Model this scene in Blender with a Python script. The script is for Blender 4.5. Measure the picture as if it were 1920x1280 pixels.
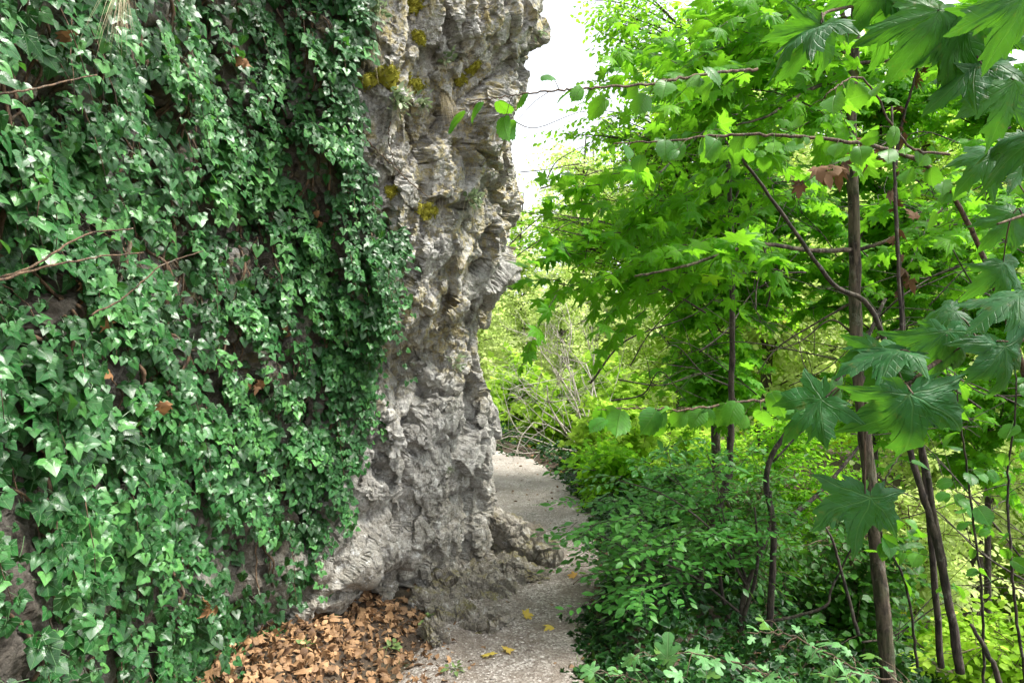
import bpy, math, random
import numpy as np
from mathutils import Vector

# ------------------------------------------------------------------ camera, world, sun, exposure
scene = bpy.context.scene
COL = scene.collection
for _o in list(bpy.data.objects):
    bpy.data.objects.remove(_o)
CAM = np.array([0.0, 0.0, 1.6]); FPX = 1280.0
cam_d = bpy.data.cameras.new("camera"); cam = bpy.data.objects.new("camera", cam_d); COL.objects.link(cam)
cam.location = CAM; cam.rotation_euler = (math.radians(90), 0, 0)
cam_d.sensor_width = 36; cam_d.lens = 24; cam_d.clip_start = 0.02; cam_d.clip_end = 2000
scene.camera = cam

SUN_EL, SUN_AZ = math.radians(63), math.radians(96)      # azimuth measured from +Y towards +X
world = bpy.data.worlds.new("World"); scene.world = world; world.use_nodes = True
wn, wl = world.node_tree.nodes, world.node_tree.links
sky = wn.new('ShaderNodeTexSky'); sky.sky_type = 'NISHITA'; sky.sun_disc = False
sky.sun_elevation = SUN_EL; sky.sun_rotation = SUN_AZ; sky.dust_density = 3.0; sky.air_density = 1.0
hs = wn.new('ShaderNodeHueSaturation'); hs.inputs['Saturation'].default_value = 0.22
hs.inputs['Value'].default_value = 1.0
wl.new(sky.outputs[0], hs.inputs['Color']); wl.new(hs.outputs[0], wn['Background'].inputs[0])
wn['Background'].inputs[1].default_value = 0.105
sun_d = bpy.data.lights.new("sun", 'SUN'); sun_d.energy = 2.0; sun_d.angle = math.radians(14)
sun_d.color = (1.0, 0.96, 0.88)
sun = bpy.data.objects.new("sun", sun_d); COL.objects.link(sun); sun.location = (12, -2, 16)
sdir = Vector((math.sin(SUN_AZ)*math.cos(SUN_EL), math.cos(SUN_AZ)*math.cos(SUN_EL), math.sin(SUN_EL)))
sun.rotation_euler = sdir.to_track_quat('Z', 'Y').to_euler()
scene.view_settings.view_transform = 'Standard'; scene.view_settings.look = 'None'
scene.view_settings.exposure = 2.12; scene.view_settings.gamma = 1.0
scene.view_settings.use_curve_mapping = False
scene.render.engine = 'CYCLES'
scene.cycles.max_bounces = 10; scene.cycles.transmission_bounces = 6; scene.cycles.diffuse_bounces = 6
scene.cycles.glossy_bounces = 2; scene.cycles.sample_clamp_indirect = 6

rng = np.random.default_rng(7)
def P(px, py, Y):                       # the point at distance Y that the photograph shows at px, py
    return np.array([(px-960)/FPX*Y, Y, 1.6-(py-640)/FPX*Y])
def proj(p):
    y = np.maximum(p[..., 1], 1e-3)
    return 960+p[..., 0]/y*FPX, 640-(p[..., 2]-1.6)/y*FPX

# ------------------------------------------------------------------ numpy noise
def _h(ix, iy, iz, s):
    h = (ix.astype(np.int64)*374761393 + iy.astype(np.int64)*668265263 + iz.astype(np.int64)*2147483647*3 + s*974634777) & 0xffffffff
    h = ((h ^ (h >> 13))*1274126177) & 0xffffffff
    h = ((h ^ (h >> 16))*2246822519) & 0xffffffff
    return ((h ^ (h >> 15)) & 0xffffff)/float(0xffffff)
def gnoise(p, seed=0):
    i = np.floor(p).astype(np.int64); f = p-i; w = f*f*f*(f*(f*6-15)+10); out = 0
    for dx in (0, 1):
        for dy in (0, 1):
            for dz in (0, 1):
                a, b, c = i[..., 0]+dx, i[..., 1]+dy, i[..., 2]+dz
                g = ((_h(a, b, c, seed)*2-1)*(f[..., 0]-dx) + (_h(a, b, c, seed+71)*2-1)*(f[..., 1]-dy)
                     + (_h(a, b, c, seed+133)*2-1)*(f[..., 2]-dz))
                out = out + g*(w[..., 0] if dx else 1-w[..., 0])*(w[..., 1] if dy else 1-w[..., 1])*(w[..., 2] if dz else 1-w[..., 2])
    return out*1.3
def fbm(p, o=4, seed=0, gain=.5, ridged=False):
    s, a, n = 0, 1.0, 0
    for k in range(o):
        v = gnoise(p*2.03**k + k*17.3, seed+k)
        if ridged: v = 0.5-np.abs(v)*1.6
        s = s+a*v; n += a; a *= gain
    return s/n
def facets(p, seed=0, tilt=.9, off=1.0):         # chipped rock: every cell a tilted plane at its own height
    i = np.floor(p).astype(np.int64); b1 = np.full(p.shape[:-1], 9.); b2 = b1.copy(); val = np.zeros_like(b1)
    for dx in (-1, 0, 1):
        for dy in (-1, 0, 1):
            for dz in (-1, 0, 1):
                a, b, c = i[..., 0]+dx, i[..., 1]+dy, i[..., 2]+dz
                q = np.stack([a+_h(a, b, c, seed), b+_h(a, b, c, seed+5), c+_h(a, b, c, seed+9)], -1)
                r = p-q; d = (r**2).sum(-1)
                v = (r[..., 0]*(_h(a, b, c, seed+21)*2-1)+r[..., 1]*(_h(a, b, c, seed+22)*2-1)
                     + r[..., 2]*(_h(a, b, c, seed+23)*2-1))*tilt + (_h(a, b, c, seed+31)-.5)*off
                m = d < b1
                b2 = np.where(m, b1, np.minimum(b2, d)); b1 = np.where(m, d, b1); val = np.where(m, v, val)
    return val, np.sqrt(b2)-np.sqrt(b1)
def sstep(a, b, x):
    t = np.clip((x-a)/(b-a), 0, 1); return t*t*(3-2*t)

# ------------------------------------------------------------------ objects
def mesh_from(name, V, F, mats, uv=None, rnd=None, mi=None, smooth=True):
    V = np.asarray(V, np.float32).reshape(-1, 3); F = np.asarray(F, np.int32); k = F.shape[1]; n = len(F)
    me = bpy.data.meshes.new(name)
    me.vertices.add(len(V)); me.vertices.foreach_set('co', V.ravel())
    me.loops.add(n*k); me.loops.foreach_set('vertex_index', F.ravel())
    me.polygons.add(n); me.polygons.foreach_set('loop_start', np.arange(n, dtype=np.int32)*k)
    me.polygons.foreach_set('loop_total', np.full(n, k, np.int32))
    if mi is not None: me.polygons.foreach_set('material_index', np.asarray(mi, np.int32))
    me.polygons.foreach_set('use_smooth', np.full(n, smooth))
    if uv is not None:
        l = me.uv_layers.new(name='UVMap'); l.data.foreach_set('uv', np.asarray(uv, np.float32)[F.ravel()].ravel())
    if rnd is not None:
        a = me.attributes.new('rnd', 'FLOAT', 'POINT'); a.data.foreach_set('value', np.asarray(rnd, np.float32))
    for m in (mats if isinstance(mats, (list, tuple)) else [mats]): me.materials.append(m)
    me.update(calc_edges=True)
    return me
def link(name, data, parent=None):
    o = bpy.data.objects.new(name, data); COL.objects.link(o)
    if parent is not None:
        o.parent = parent; o.matrix_parent_inverse.identity()
    return o
def tag(o, label=None, cat=None, group=None, kind=None):
    if label: o['label'] = label
    if cat: o['category'] = cat
    if group: o['group'] = group
    if kind: o['kind'] = kind
    return o
def thing(name, loc, label, cat, group=None):
    o = bpy.data.objects.new(name, None); COL.objects.link(o); o.location = [float(v) for v in loc]
    o.empty_display_size = .1
    return tag(o, label, cat, group)
class Bag:                              # collects geometry (world coordinates), builds one mesh in its parent's space
    def __init__(s): s.V, s.F, s.U, s.R, s.n = [], [], [], [], 0
    def add(s, V, F, uv=None, r=None):
        V = np.asarray(V, float).reshape(-1, 3); F = np.asarray(F).reshape(-1, 3)
        s.V.append(V); s.F.append(F+s.n); s.n += len(V)
        s.U.append(np.zeros((len(V), 2)) if uv is None else uv)
        s.R.append(np.full(len(V), .5) if r is None else (np.full(len(V), r) if np.isscalar(r) else r))
    def build(s, name, mat, parent=None, smooth=True):
        if not s.n: return None
        V = np.concatenate(s.V)
        if parent is not None: V = V-np.array(parent.location)
        return link(name, mesh_from(name, V, np.concatenate(s.F), mat, np.concatenate(s.U), np.concatenate(s.R), smooth=smooth), parent)

# ------------------------------------------------------------------ materials
def nt(name):
    m = bpy.data.materials.new(name); m.use_nodes = True
    t = m.node_tree; return m, t.nodes, t.links, t.nodes['Principled BSDF']
class G:
    def __init__(s, nodes, links): s.n, s.l = nodes, links
    def link(s, v, sock):
        if hasattr(v, 'is_linked') or hasattr(v, 'links'): s.l.new(v, sock)
        else: sock.default_value = v
    def math(s, op, a, b=0.0, c=None, clamp=False):
        n = s.n.new('ShaderNodeMath'); n.operation = op; n.use_clamp = clamp
        s.link(a, n.inputs[0]); s.link(b, n.inputs[1])
        if c is not None: s.link(c, n.inputs[2])
        return n.outputs[0]
    def mix(s, f, a, b, mode='MIX'):
        n = s.n.new('ShaderNodeMix'); n.data_type = 'RGBA'; n.blend_type = mode
        s.link(f, n.inputs[0]); s.link(a, n.inputs[6]); s.link(b, n.inputs[7]); return n.outputs[2]
    def noise(s, vec, sc, det=4, rough=.6, dist=0.0):
        n = s.n.new('ShaderNodeTexNoise'); n.inputs['Scale'].default_value = sc; n.inputs['Detail'].default_value = det
        n.inputs['Roughness'].default_value = rough; n.inputs['Distortion'].default_value = dist
        s.l.new(vec, n.inputs['Vector']); return n.outputs[0]
    def voro(s, vec, sc, feat='F1', out=0, rand=1.0):
        n = s.n.new('ShaderNodeTexVoronoi'); n.feature = feat; n.inputs['Scale'].default_value = sc
        n.inputs['Randomness'].default_value = rand
        s.l.new(vec, n.inputs['Vector']); return n.outputs[out]
    def ramp(s, f, pts):
        n = s.n.new('ShaderNodeValToRGB'); e = n.color_ramp.elements
        while len(e) < len(pts): e.new(.5)
        for k, (p, c) in enumerate(pts):
            e[k].position = p; e[k].color = (c, c, c, 1) if isinstance(c, (int, float)) else (*c, 1)
        s.link(f, n.inputs[0]); return n.outputs[0]
    def bump(s, h, st, dist, prev=None):
        n = s.n.new('ShaderNodeBump'); n.inputs['Strength'].default_value = st; n.inputs['Distance'].default_value = dist
        s.l.new(h, n.inputs['Height'])
        if prev is not None: s.l.new(prev, n.inputs['Normal'])
        return n.outputs[0]
    def obj(s): return s.n.new('ShaderNodeTexCoord').outputs['Object']
    def pos(s): return s.n.new('ShaderNodeNewGeometry').outputs['Position']
def C(h):                               # plain linear colours
    return (*h, 1.0)

def leaf_mat(name, cols, trans, tf=.45, rough=.45, vein=None, veincol=(.25, .35, .15), vw=.012, spec=.35, spots=0.0):
    m, n, l, b = nt(name); g = G(n, l)
    at = n.new('ShaderNodeAttribute'); at.attribute_name = 'rnd'
    base = g.ramp(at.outputs['Fac'], [(k/(len(cols)-1)*.94, c) for k, c in enumerate(cols)]+([(.985, (.42, .36, .03))] if ('maple' in name or 'hazel' in name or 'broad' in name) else [(1., cols[-1])]))
    pos = g.pos()
    mott = g.noise(pos, 60, 3, .6)
    base = g.mix(1.0, base, g.ramp(mott, [(.3, .72), (.7, 1.35)]), 'MULTIPLY')
    sat = n.new('ShaderNodeHueSaturation'); sat.inputs['Saturation'].default_value = 1.1; l.new(base, sat.inputs['Color']); base = sat.outputs[0]
    if spots:
        base = g.mix(g.math('MULTIPLY', g.ramp(g.noise(pos, 45, 4, .7), [(.60, 0.), (.68, 1.)]), spots), base, C((.2, .13, .03)))
    nrm = None
    if vein:
        uv = n.new('ShaderNodeUVMap'); uv.uv_map = 'UVMap'
        sp = n.new('ShaderNodeSeparateXYZ'); l.new(uv.outputs[0], sp.inputs[0]); x, y = sp.outputs[0], sp.outputs[1]
        ax = g.math('ABSOLUTE', x)
        if vein == 'palm':
            r = g.math('SQRT', g.math('ADD', g.math('MULTIPLY', x, x), g.math('MULTIPLY', y, y)))
            th = g.math('ARCTAN2', ax, y)
            d = None
            for a in ((0.0, 0.72, 1.4) if 'ivy' in name else (0.0, .84, 1.72)):
                dd = g.math('ABSOLUTE', g.math('SUBTRACT', th, a))
                d = dd if d is None else g.math('MINIMUM', d, dd)
            main = g.math('MULTIPLY', d, r)
            side = g.math('ABSOLUTE', g.math('SINE', g.math('MULTIPLY', g.math('SUBTRACT', r, g.math('MULTIPLY', main, .9)), 26)))
        else:
            main = ax
            side = g.math('ABSOLUTE', g.math('SINE', g.math('MULTIPLY', g.math('SUBTRACT', y, g.math('MULTIPLY', ax, .75)), 24)))
        vm = g.ramp(main, [(vw, 1.0), (vw*2.6, 0.0)])
        vs = g.math('MULTIPLY', g.ramp(side, [(.03, 1.0), (.30, 0.0)]), .22)
        vv = g.math('MAXIMUM', vm, vs)
        base = g.mix(g.math('MULTIPLY', vv, .75), base, C(veincol))
        nrm = g.bump(g.math('SUBTRACT', 1.0, vv), .6, .004 if vein == 'palm' else .009)
    b.inputs['Roughness'].default_value = rough
    b.inputs['Specular IOR Level'].default_value = spec
    l.new(base, b.inputs['Base Color'])
    tr = n.new('ShaderNodeBsdfTranslucent')
    tc = g.mix(.75, base, C(trans)); l.new(tc, tr.inputs[0])
    if nrm is not None: l.new(nrm, b.inputs['Normal'])
    mx = n.new('ShaderNodeMixShader'); mx.inputs[0].default_value = tf
    l.new(b.outputs[0], mx.inputs[1]); l.new(tr.outputs[0], mx.inputs[2])
    l.new(mx.outputs[0], n['Material Output'].inputs[0])
    return m
def bark_mat(name, c1, c2, sc=30, moss=0.0):
    m, n, l, b = nt(name); g = G(n, l); p = g.pos()
    mp = n.new('ShaderNodeMapping'); mp.inputs['Scale'].default_value = (1, 1, .25); l.new(p, mp.inputs[0])
    f = g.noise(mp.outputs[0], sc, 6, .65, .4)
    c = g.mix(g.ramp(f, [(.40, 0.), (.58, 1.)]), C(c1), C(c2))
    c = g.mix(g.math('MULTIPLY', g.ramp(g.noise(p, 17, 6, .75), [(.56, 0.), (.62, 1.)]), .35), c, C((.26, .26, .21)))
    if moss: c = g.mix(g.math('MULTIPLY', g.ramp(g.noise(p, 6, 4), [(.48, 0.), (.6, 1.)]), moss), c, C((.06, .1, .02)))
    l.new(c, b.inputs['Base Color']); b.inputs['Roughness'].default_value = .9
    l.new(g.bump(g.noise(p, 9, 5, .7), .5, .02, g.bump(f, 1, .02)), b.inputs['Normal'])
    return m
def rock_mat(name, dark=0.0):
    m, n, l, b = nt(name); g = G(n, l); p = g.pos()
    big = g.noise(p, 1.6, 5, .6); mid = g.noise(p, 11, 9, .8); fine = g.noise(p, 55, 6, .75)
    c = g.ramp(mid, [(.35, (.09, .085, .078)), (.44, (.28, .27, .25)), (.53, (.47, .46, .435)), (.65, (.74, .73, .70))])
    c = g.mix(g.ramp(big, [(.4, 0.), (.65, .5)]), c, g.mix(.5, c, C((.29, .27, .23))))
    sx = n.new('ShaderNodeSeparateXYZ'); l.new(p, sx.inputs[0])
    low = g.ramp(g.math('ADD', g.math('MULTIPLY', sx.outputs[2], .4), g.math('MULTIPLY', big, .35)), [(.25, 1.), (.6, 0.)])
    c = g.mix(g.math('MULTIPLY', low, .8), c, g.mix(.6, c, C((.22, .185, .12))))     # earth stain at the foot
    # dark weathering and black lichen specks
    c = g.mix(g.math('MULTIPLY', g.ramp(g.noise(p, 22, 8, .8), [(.51, 0.), (.60, 1.)]), .55), c, C((.10, .095, .09)))
    # white crust lichen
    c = g.mix(g.math('MULTIPLY', g.ramp(g.noise(p, 15, 7, .8, 0.), [(.55, 0.), (.62, 1.)]), .6), c, C((.74, .74, .71)))
    # orange / ochre lichen in patches
    zone = g.ramp(g.noise(p, 2.3, 3, .5), [(.40, 0.), (.54, 1.)])
    sp_ = g.ramp(g.noise(p, 17, 7, .75, 0.), [(.485, 0.), (.56, 1.)])
    hz = g.ramp(g.math('MULTIPLY', sx.outputs[2], .25), [(.25, 0.), (.4, 1.)])
    c = g.mix(g.math('MULTIPLY', g.math('MULTIPLY', g.math('MULTIPLY', zone, sp_), hz), .55), c, C((.44, .35, .10)))
    else_a = n.new('ShaderNodeAttribute'); else_a.attribute_name = 'rnd'       # humus and dead rootlets under the ivy, plus painted shade between its leaves
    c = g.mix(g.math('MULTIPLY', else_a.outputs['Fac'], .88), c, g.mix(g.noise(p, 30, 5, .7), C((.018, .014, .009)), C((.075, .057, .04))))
    grain = g.ramp(g.noise(p, 42, 9, .85), [(.36, .4), (.47, 1.0), (.62, 1.45)])
    c = g.mix(.8, c, g.mix(1.0, c, grain, 'MULTIPLY'))
    if dark:
        gn = n.new('ShaderNodeNewGeometry'); sn = n.new('ShaderNodeSeparateXYZ'); l.new(gn.outputs['Normal'], sn.inputs[0])
        mo = g.math('MULTIPLY', g.ramp(sn.outputs[2], [(.35, 0.), (.8, 1.)]), g.ramp(g.noise(p, 5, 6, .7), [(.48, 0.), (.56, 1.)]))
        c = g.mix(g.math('MULTIPLY', mo, .8), c, g.mix(g.noise(p, 60, 4, .7), C((.10, .09, .02)), C((.26, .24, .07))))
        c = g.mix(dark, c, C((.17, .125, .08)))
    l.new(c, b.inputs['Base Color']); b.inputs['Roughness'].default_value = .93
    b.inputs['Specular IOR Level'].default_value = .25
    crack = g.voro(g.n.new('ShaderNodeNewGeometry').outputs['Position'], 13, 'DISTANCE_TO_EDGE')
    wv = n.new('ShaderNodeVectorMath'); wv.operation = 'ADD'
    nn = n.new('ShaderNodeTexNoise'); nn.inputs['Scale'].default_value = 6; nn.inputs['Detail'].default_value = 4; l.new(p, nn.inputs['Vector'])
    l.new(p, wv.inputs[0]); l.new(nn.outputs[1], wv.inputs[1])
    crack = g.ramp(g.voro(wv.outputs[0], 8, 'DISTANCE_TO_EDGE'), [(0.0, 0.), (.09, 1.)])
    nb = g.bump(mid, .7, .02); nb = g.bump(crack, .3, .010, nb); nb = g.bump(g.noise(p, 28, 8, .8), .8, .02, nb); nb = g.bump(fine, .7, .012, nb)
    l.new(nb, b.inputs['Normal'])
    return m
def ground_mat():
    m, n, l, b = nt("forest_soil"); g = G(n, l); p = g.pos()
    f = g.noise(p, 14, 8, .75); c = g.ramp(f, [(.3, (.03, .022, .014)), (.55, (.085, .06, .04)), (.75, (.17, .12, .075))])
    c = g.mix(g.math('MULTIPLY', g.ramp(g.noise(p, 1.2, 4), [(.5, 0.), (.62, 1.)]), .3), c, C((.04, .055, .02)))
    l.new(c, b.inputs['Base Color']); b.inputs['Roughness'].default_value = 1
    l.new(g.bump(f, 1, .04), b.inputs['Normal']); return m
def path_mat():
    m, n, l, b = nt("trodden_gravel"); g = G(n, l); p = g.pos()
    v = g.n.new('ShaderNodeTexVoronoi'); v.inputs['Scale'].default_value = 85; l.new(p, v.inputs['Vector'])
    sp = n.new('ShaderNodeSeparateXYZ'); l.new(v.outputs[1], sp.inputs[0])
    stone = g.ramp(sp.outputs[0], [(.0, (.16, .13, .11)), (.35, (.25, .22, .19)), (.7, (.39, .355, .315)), (1., (.60, .56, .51))])
    soil = g.ramp(g.noise(p, 35, 8, .8), [(.3, (.09, .07, .052)), (.7, (.29, .24, .195))])
    k = g.ramp(g.noise(p, 3.2, 6, .7), [(.42, .15), (.58, .9)])
    c = g.mix(k, soil, stone)
    sep = n.new('ShaderNodeSeparateXYZ'); l.new(p, sep.inputs[0])
    far = g.ramp(g.math('MULTIPLY', sep.outputs[1], .1), [(.45, 0.), (.95, 1.)])
    c = g.mix(g.math('MULTIPLY', far, .5), c, C((.42, .39, .345)))        # brightness at the bend put into the colour as paler gravel
    l.new(c, b.inputs['Base Color']); b.inputs['Roughness'].default_value = .95
    nb = g.bump(v.outputs[0], .6, .012); nb = g.bump(g.noise(p, 20, 8, .8), .8, .02, nb); l.new(nb, b.inputs['Normal'])
    return m
def plain_mat(name, c1, c2, sc=20, rough=.8, tf=0.0):
    m, n, l, b = nt(name); g = G(n, l)
    at = n.new('ShaderNodeAttribute'); at.attribute_name = 'rnd'
    c = g.mix(at.outputs['Fac'], C(c1), C(c2))
    c = g.mix(g.ramp(g.noise(g.pos(), sc, 4), [(.3, 0.), (.7, .5)]), c, g.mix(.5, c, C(c2)))
    l.new(c, b.inputs['Base Color']); b.inputs['Roughness'].default_value = rough
    if tf:
        tr = n.new('ShaderNodeBsdfTranslucent'); l.new(c, tr.inputs[0]); mx = n.new('ShaderNodeMixShader')
        mx.inputs[0].default_value = tf; l.new(b.outputs[0], mx.inputs[1]); l.new(tr.outputs[0], mx.inputs[2])
        l.new(mx.outputs[0], n['Material Output'].inputs[0])
    return m
M = {}
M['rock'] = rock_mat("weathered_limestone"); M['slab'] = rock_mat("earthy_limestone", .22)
M['soil'] = ground_mat(); M['path'] = path_mat()
M['ivy'] = leaf_mat("ivy_leaf", [(.006, .032, .008), (.012, .06, .014), (.03, .12, .034), (.11, .28, .08)], (.12, .36, .03), .25, .36, 'palm', (.13, .26, .10), .009, .5)  # lightest green raised to stand in for pale highlights on the leaves
M['givy'] = leaf_mat("ground_ivy_leaf", [(.008, .028, .009), (.014, .05, .014), (.03, .09, .02)], (.12, .28, .03), .2, .42, None, spec=.25)
M['field'] = leaf_mat("field_leaf", [(.06, .18, .06), (.10, .25, .09), (.16, .33, .14)], (.25, .5, .08), .3, .45, 'palm', (.2, .36, .15), .01, .45)
M['maple'] = leaf_mat("maple_leaf", [(.04, .15, .014), (.065, .22, .02), (.10, .30, .026), (.16, .38, .035)], (.27, .64, .03), .55, .48, 'palm', (.16, .30, .06), .010, .25)
M['maple_near'] = leaf_mat("near_maple_leaf", [(.014, .065, .026), (.02, .085, .03), (.032, .12, .034), (.06, .18, .035)], (.16, .46, .015), .36, .5, 'palm', (.07, .18, .055), .005, .28, .35)
M['hazel'] = leaf_mat("hazel_leaf", [(.03, .11, .022), (.045, .15, .03), (.07, .20, .035), (.11, .27, .035)], (.22, .55, .02), .42, .42, 'pinn', (.12, .27, .05), .009, .3, .1)
M['beech'] = leaf_mat("broad_leaf", [(.08, .22, .022), (.12, .31, .03), (.17, .39, .04), (.25, .48, .06)], (.36, .70, .04), .55, .55, spec=.2)
M['bright'] = leaf_mat("sunlit_leaf", [(.15, .28, .03), (.21, .36, .045), (.28, .45, .07), (.36, .53, .11)], (.58, .84, .12), .55, .55, spec=.2)  # lit copy of the leaf green, sunlight put into the colour
M['pale'] = leaf_mat("pale_distant_leaf", [(.36, .46, .15), (.46, .56, .20), (.55, .65, .28), (.64, .72, .38)], (.72, .88, .28), .5, .6, spec=.2)  # washed-out brightness of the background foliage is put into these greens
M['shrub'] = leaf_mat("shrub_leaf", [(.03, .11, .022), (.05, .17, .04), (.08, .23, .055), (.12, .30, .07)], (.2, .5, .02), .38, .42, None, spec=.4)
M['dark'] = leaf_mat("shaded_leaf", [(.02, .07, .012), (.035, .11, .018), (.05, .15, .022)], (.15, .38, .03), .35, .5, spec=.3)  # darker copy of the leaf green, shade of the hollow put into the colour
M['litter'] = plain_mat("dry_leaf", (.06, .028, .013), (.46, .27, .13), 30, .7, .15)
M['withered'] = plain_mat("withered_leaf", (.07, .035, .018), (.30, .15, .06), 25, .8, .2)
M['yellow'] = plain_mat("yellow_leaf", (.5, .42, .06), (.6, .33, .07), 30, .7, .3)
M['bark'] = bark_mat("maple_bark", (.022, .016, .010), (.13, .10, .068), 30, .25)
M['darkbark'] = bark_mat("dark_bark", (.016, .012, .010), (.07, .052, .04), 40, .1)
M['twig'] = bark_mat("twig_bark", (.05, .035, .022), (.15, .10, .06), 60)
M['vine'] = bark_mat("ivy_stem_bark", (.04, .024, .014), (.17, .105, .06), 60)
M['greytwig'] = bark_mat("bare_twig_bark", (.28, .25, .21), (.55, .50, .44), 60)
M['moss'] = plain_mat("moss", (.20, .21, .02), (.52, .48, .06), 60, .95, .1)
M['straw'] = plain_mat("dry_grass", (.35, .28, .16), (.62, .55, .38), 40, .8, .3)
M['grass'] = plain_mat("green_grass", (.07, .13, .03), (.22, .33, .10), 40, .7, .3)
M['sedum'] = plain_mat("grey_green_leaf", (.10, .17, .07), (.34, .42, .24), 40, .6, .3)
M['stone'] = plain_mat("path_pebble", (.16, .135, .115), (.55, .51, .46), 60, .9)

# ------------------------------------------------------------------ leaf shapes (origin = petiole end, +Y = tip, +Z = upper side)
def leaf_shape(outline, rings=2, droop=.25, fold=.25, pleat=None, pet=0.0, petw=.02, petz=-.3):
    """outline: points of the right half, from the base to the tip"""
    o = np.array(outline, float); L = o[1:-1][::-1].copy(); L[:, 0] *= -1
    ring = np.concatenate([o, L]); n = len(ring)
    c = np.array([0, 0.0]); V = [c[None]]; 
    for k in range(1, rings+1): V.append(c+(ring-c)*k/rings)
    V = np.concatenate(V); F = [(0, 1+i, 1+(i+1) % n) for i in range(n)]
    for k in range(rings-1):
        a, b = 1+k*n, 1+(k+1)*n
        for i in range(n):
            j = (i+1) % n; F += [(a+i, b+i, b+j), (a+i, b+j, a+j)]
    x, y = V[:, 0], V[:, 1]; r = np.hypot(x, y)
    z = -droop*np.maximum(y, 0)**2*.8-.25*droop*x*x*3 + fold*np.abs(x)*.5
    if pleat:
        th = np.arctan2(np.abs(x), y)
        d = np.minimum(np.min([np.abs(th-a) for a in (0, .84, 1.72)], 0), .38)
        z -= pleat*d*np.minimum(r, .7)
    V3 = np.stack([x, y, z], 1)
    F = [f for f in F if len({tuple(np.round(V3[i], 6)) for i in f}) == 3]
    uv = V.copy()
    if pet:
        b = len(V3)
        pv = np.array([[-petw, 0, 0], [petw, 0, 0], [-petw, -pet*.5, petz*.25], [petw, -pet*.5, petz*.25], [-petw, -pet, petz], [petw, -pet, petz]])
        V3 = np.concatenate([V3, pv]); uv = np.concatenate([uv, np.zeros((6, 2))])
        F += [(b, b+2, b+1), (b+1, b+2, b+3), (b+2, b+4, b+3), (b+3, b+4, b+5)]
    return V3, np.array(F), uv
def teeth(o, amp, n=2):
    o = np.array(o, float); out = []
    for a, b in zip(o[:-1], o[1:]):
        d = b-a; nr = np.array([d[1], -d[0]]); nr /= np.linalg.norm(nr)+1e-9
        for k in range(n):
            out.append(a+d*k/n); out.append(a+d*(k+.75)/n+nr*amp)
    out.append(o[-1]); return out
def smoothline(o, n=2):
    o = np.array(o, float)
    for _ in range(n):
        q = [o[0]]
        for a, b in zip(o[:-1], o[1:]): q += [a*.75+b*.25, a*.25+b*.75]
        q.append(o[-1]); o = np.array(q)
    return o
ivy_o = [(0, .02), (.17, -.18), (.42, -.16), (.64, .10), (.42, .32), (.36, .50), (.17, .78), (0, 1.0)]
ivy_o2 = [(0, .02), (.16, -.20), (.36, -.20), (.52, .0), (.50, .22), (.36, .48), (.15, .80), (0, 1.0)]
maple_p = [(180, 0), (172, .09), (150, .26), (136, .34), (125, .50), (118, .40), (108, .56), (100, .86), (92, .66), (86, .66), (79, .50), (72, .60), (65, .68), (62, .84),
           (57, .78), (52, .88), (48, 1.02), (43, .86), (38, .72), (34, .76), (30, .62), (24, .53), (18, .66), (14, .70), (12.5, .88), (8, .86), (4, .96), (0, 1.10)]
maple_o = [(r*math.sin(math.radians(a)), r*math.cos(math.radians(a))) for a, r in maple_p]
maple_o[0] = (0, 0)
maple_lo = [(0, 0), (.26, -.2), (.34, -.04), (.72, .12), (.46, .27), (.70, .60), (.29, .48), (.32, .72), (0, 1.05)]
hazel_o = [(0, 0), (.13, -.05), (.28, .03), (.37, .14), (.36, .20), (.45, .32), (.42, .38), (.49, .50), (.43, .56), (.45, .67), (.34, .71), (.33, .81), (.20, .82), (.13, .91), (.07, .91), (0, 1.03)]
narrow_o = [(0, 0), (.10, .12), (.20, .38), (.17, .66), (.08, .86), (0, 1.0)]
field_o = [(0, 0), (.12, -.1), (.36, -.06), (.40, .08), (.24, .16), (.30, .30), (.52, .42), (.50, .56), (.36, .60), (.18, .46), (.18, .66), (.26, .80), (.14, .96), (0, .98)]
S = {
 'ivy': leaf_shape(ivy_o, 2, .3, .35, .12, .8, .012, -.55), 'ivy2': leaf_shape(ivy_o2, 2, .35, .2, .12, .8, .012, -.55),
 'givy': leaf_shape(ivy_o, 1, .2, .3),
 'maple': leaf_shape(maple_o, 2, .55, .12, .3, .7, .012, .1), 'maplelo': leaf_shape(maple_lo, 1, .4, .15, .15),
 'maplehi': leaf_shape(teeth(maple_o, .008, 2), 6, .55, .05, .16),
 'hazel': leaf_shape(teeth(hazel_o, .012, 2), 4, .45, .3, None, .25, .012, 0), 'hazello': leaf_shape(hazel_o[::3]+[hazel_o[-1]] if (len(hazel_o)-1) % 3 else hazel_o[::3], 1, .4, .3),
 'narrow': leaf_shape([(0, 0), (.13, .12), (.25, .38), (.22, .64), (.10, .86), (0, 1.0)], 2, .22, .25), 'narrowlo': leaf_shape([(0, 0), (.19, .35), (.15, .7), (0, 1)], 1, .4, .3),
 'oval': leaf_shape([(0, 0), (.27, .2), (.34, .5), (.2, .8), (0, 1)], 1, .4, .3),
 'field': leaf_shape(smoothline(field_o, 1), 3, .35, .15, .12, .8, .012, -.1),
 'dry': leaf_shape([(0, 0), (.2, .04), (.33, .22), (.37, .45), (.28, .68), (.12, .88), (0, 1)], 3, .9, .7, None, .3, .012, .2),
 'drym': leaf_shape(maple_lo, 2, .9, .6, .3),
}
def norm(v): return v/(np.linalg.norm(v, axis=-1, keepdims=True)+1e-9)
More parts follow.
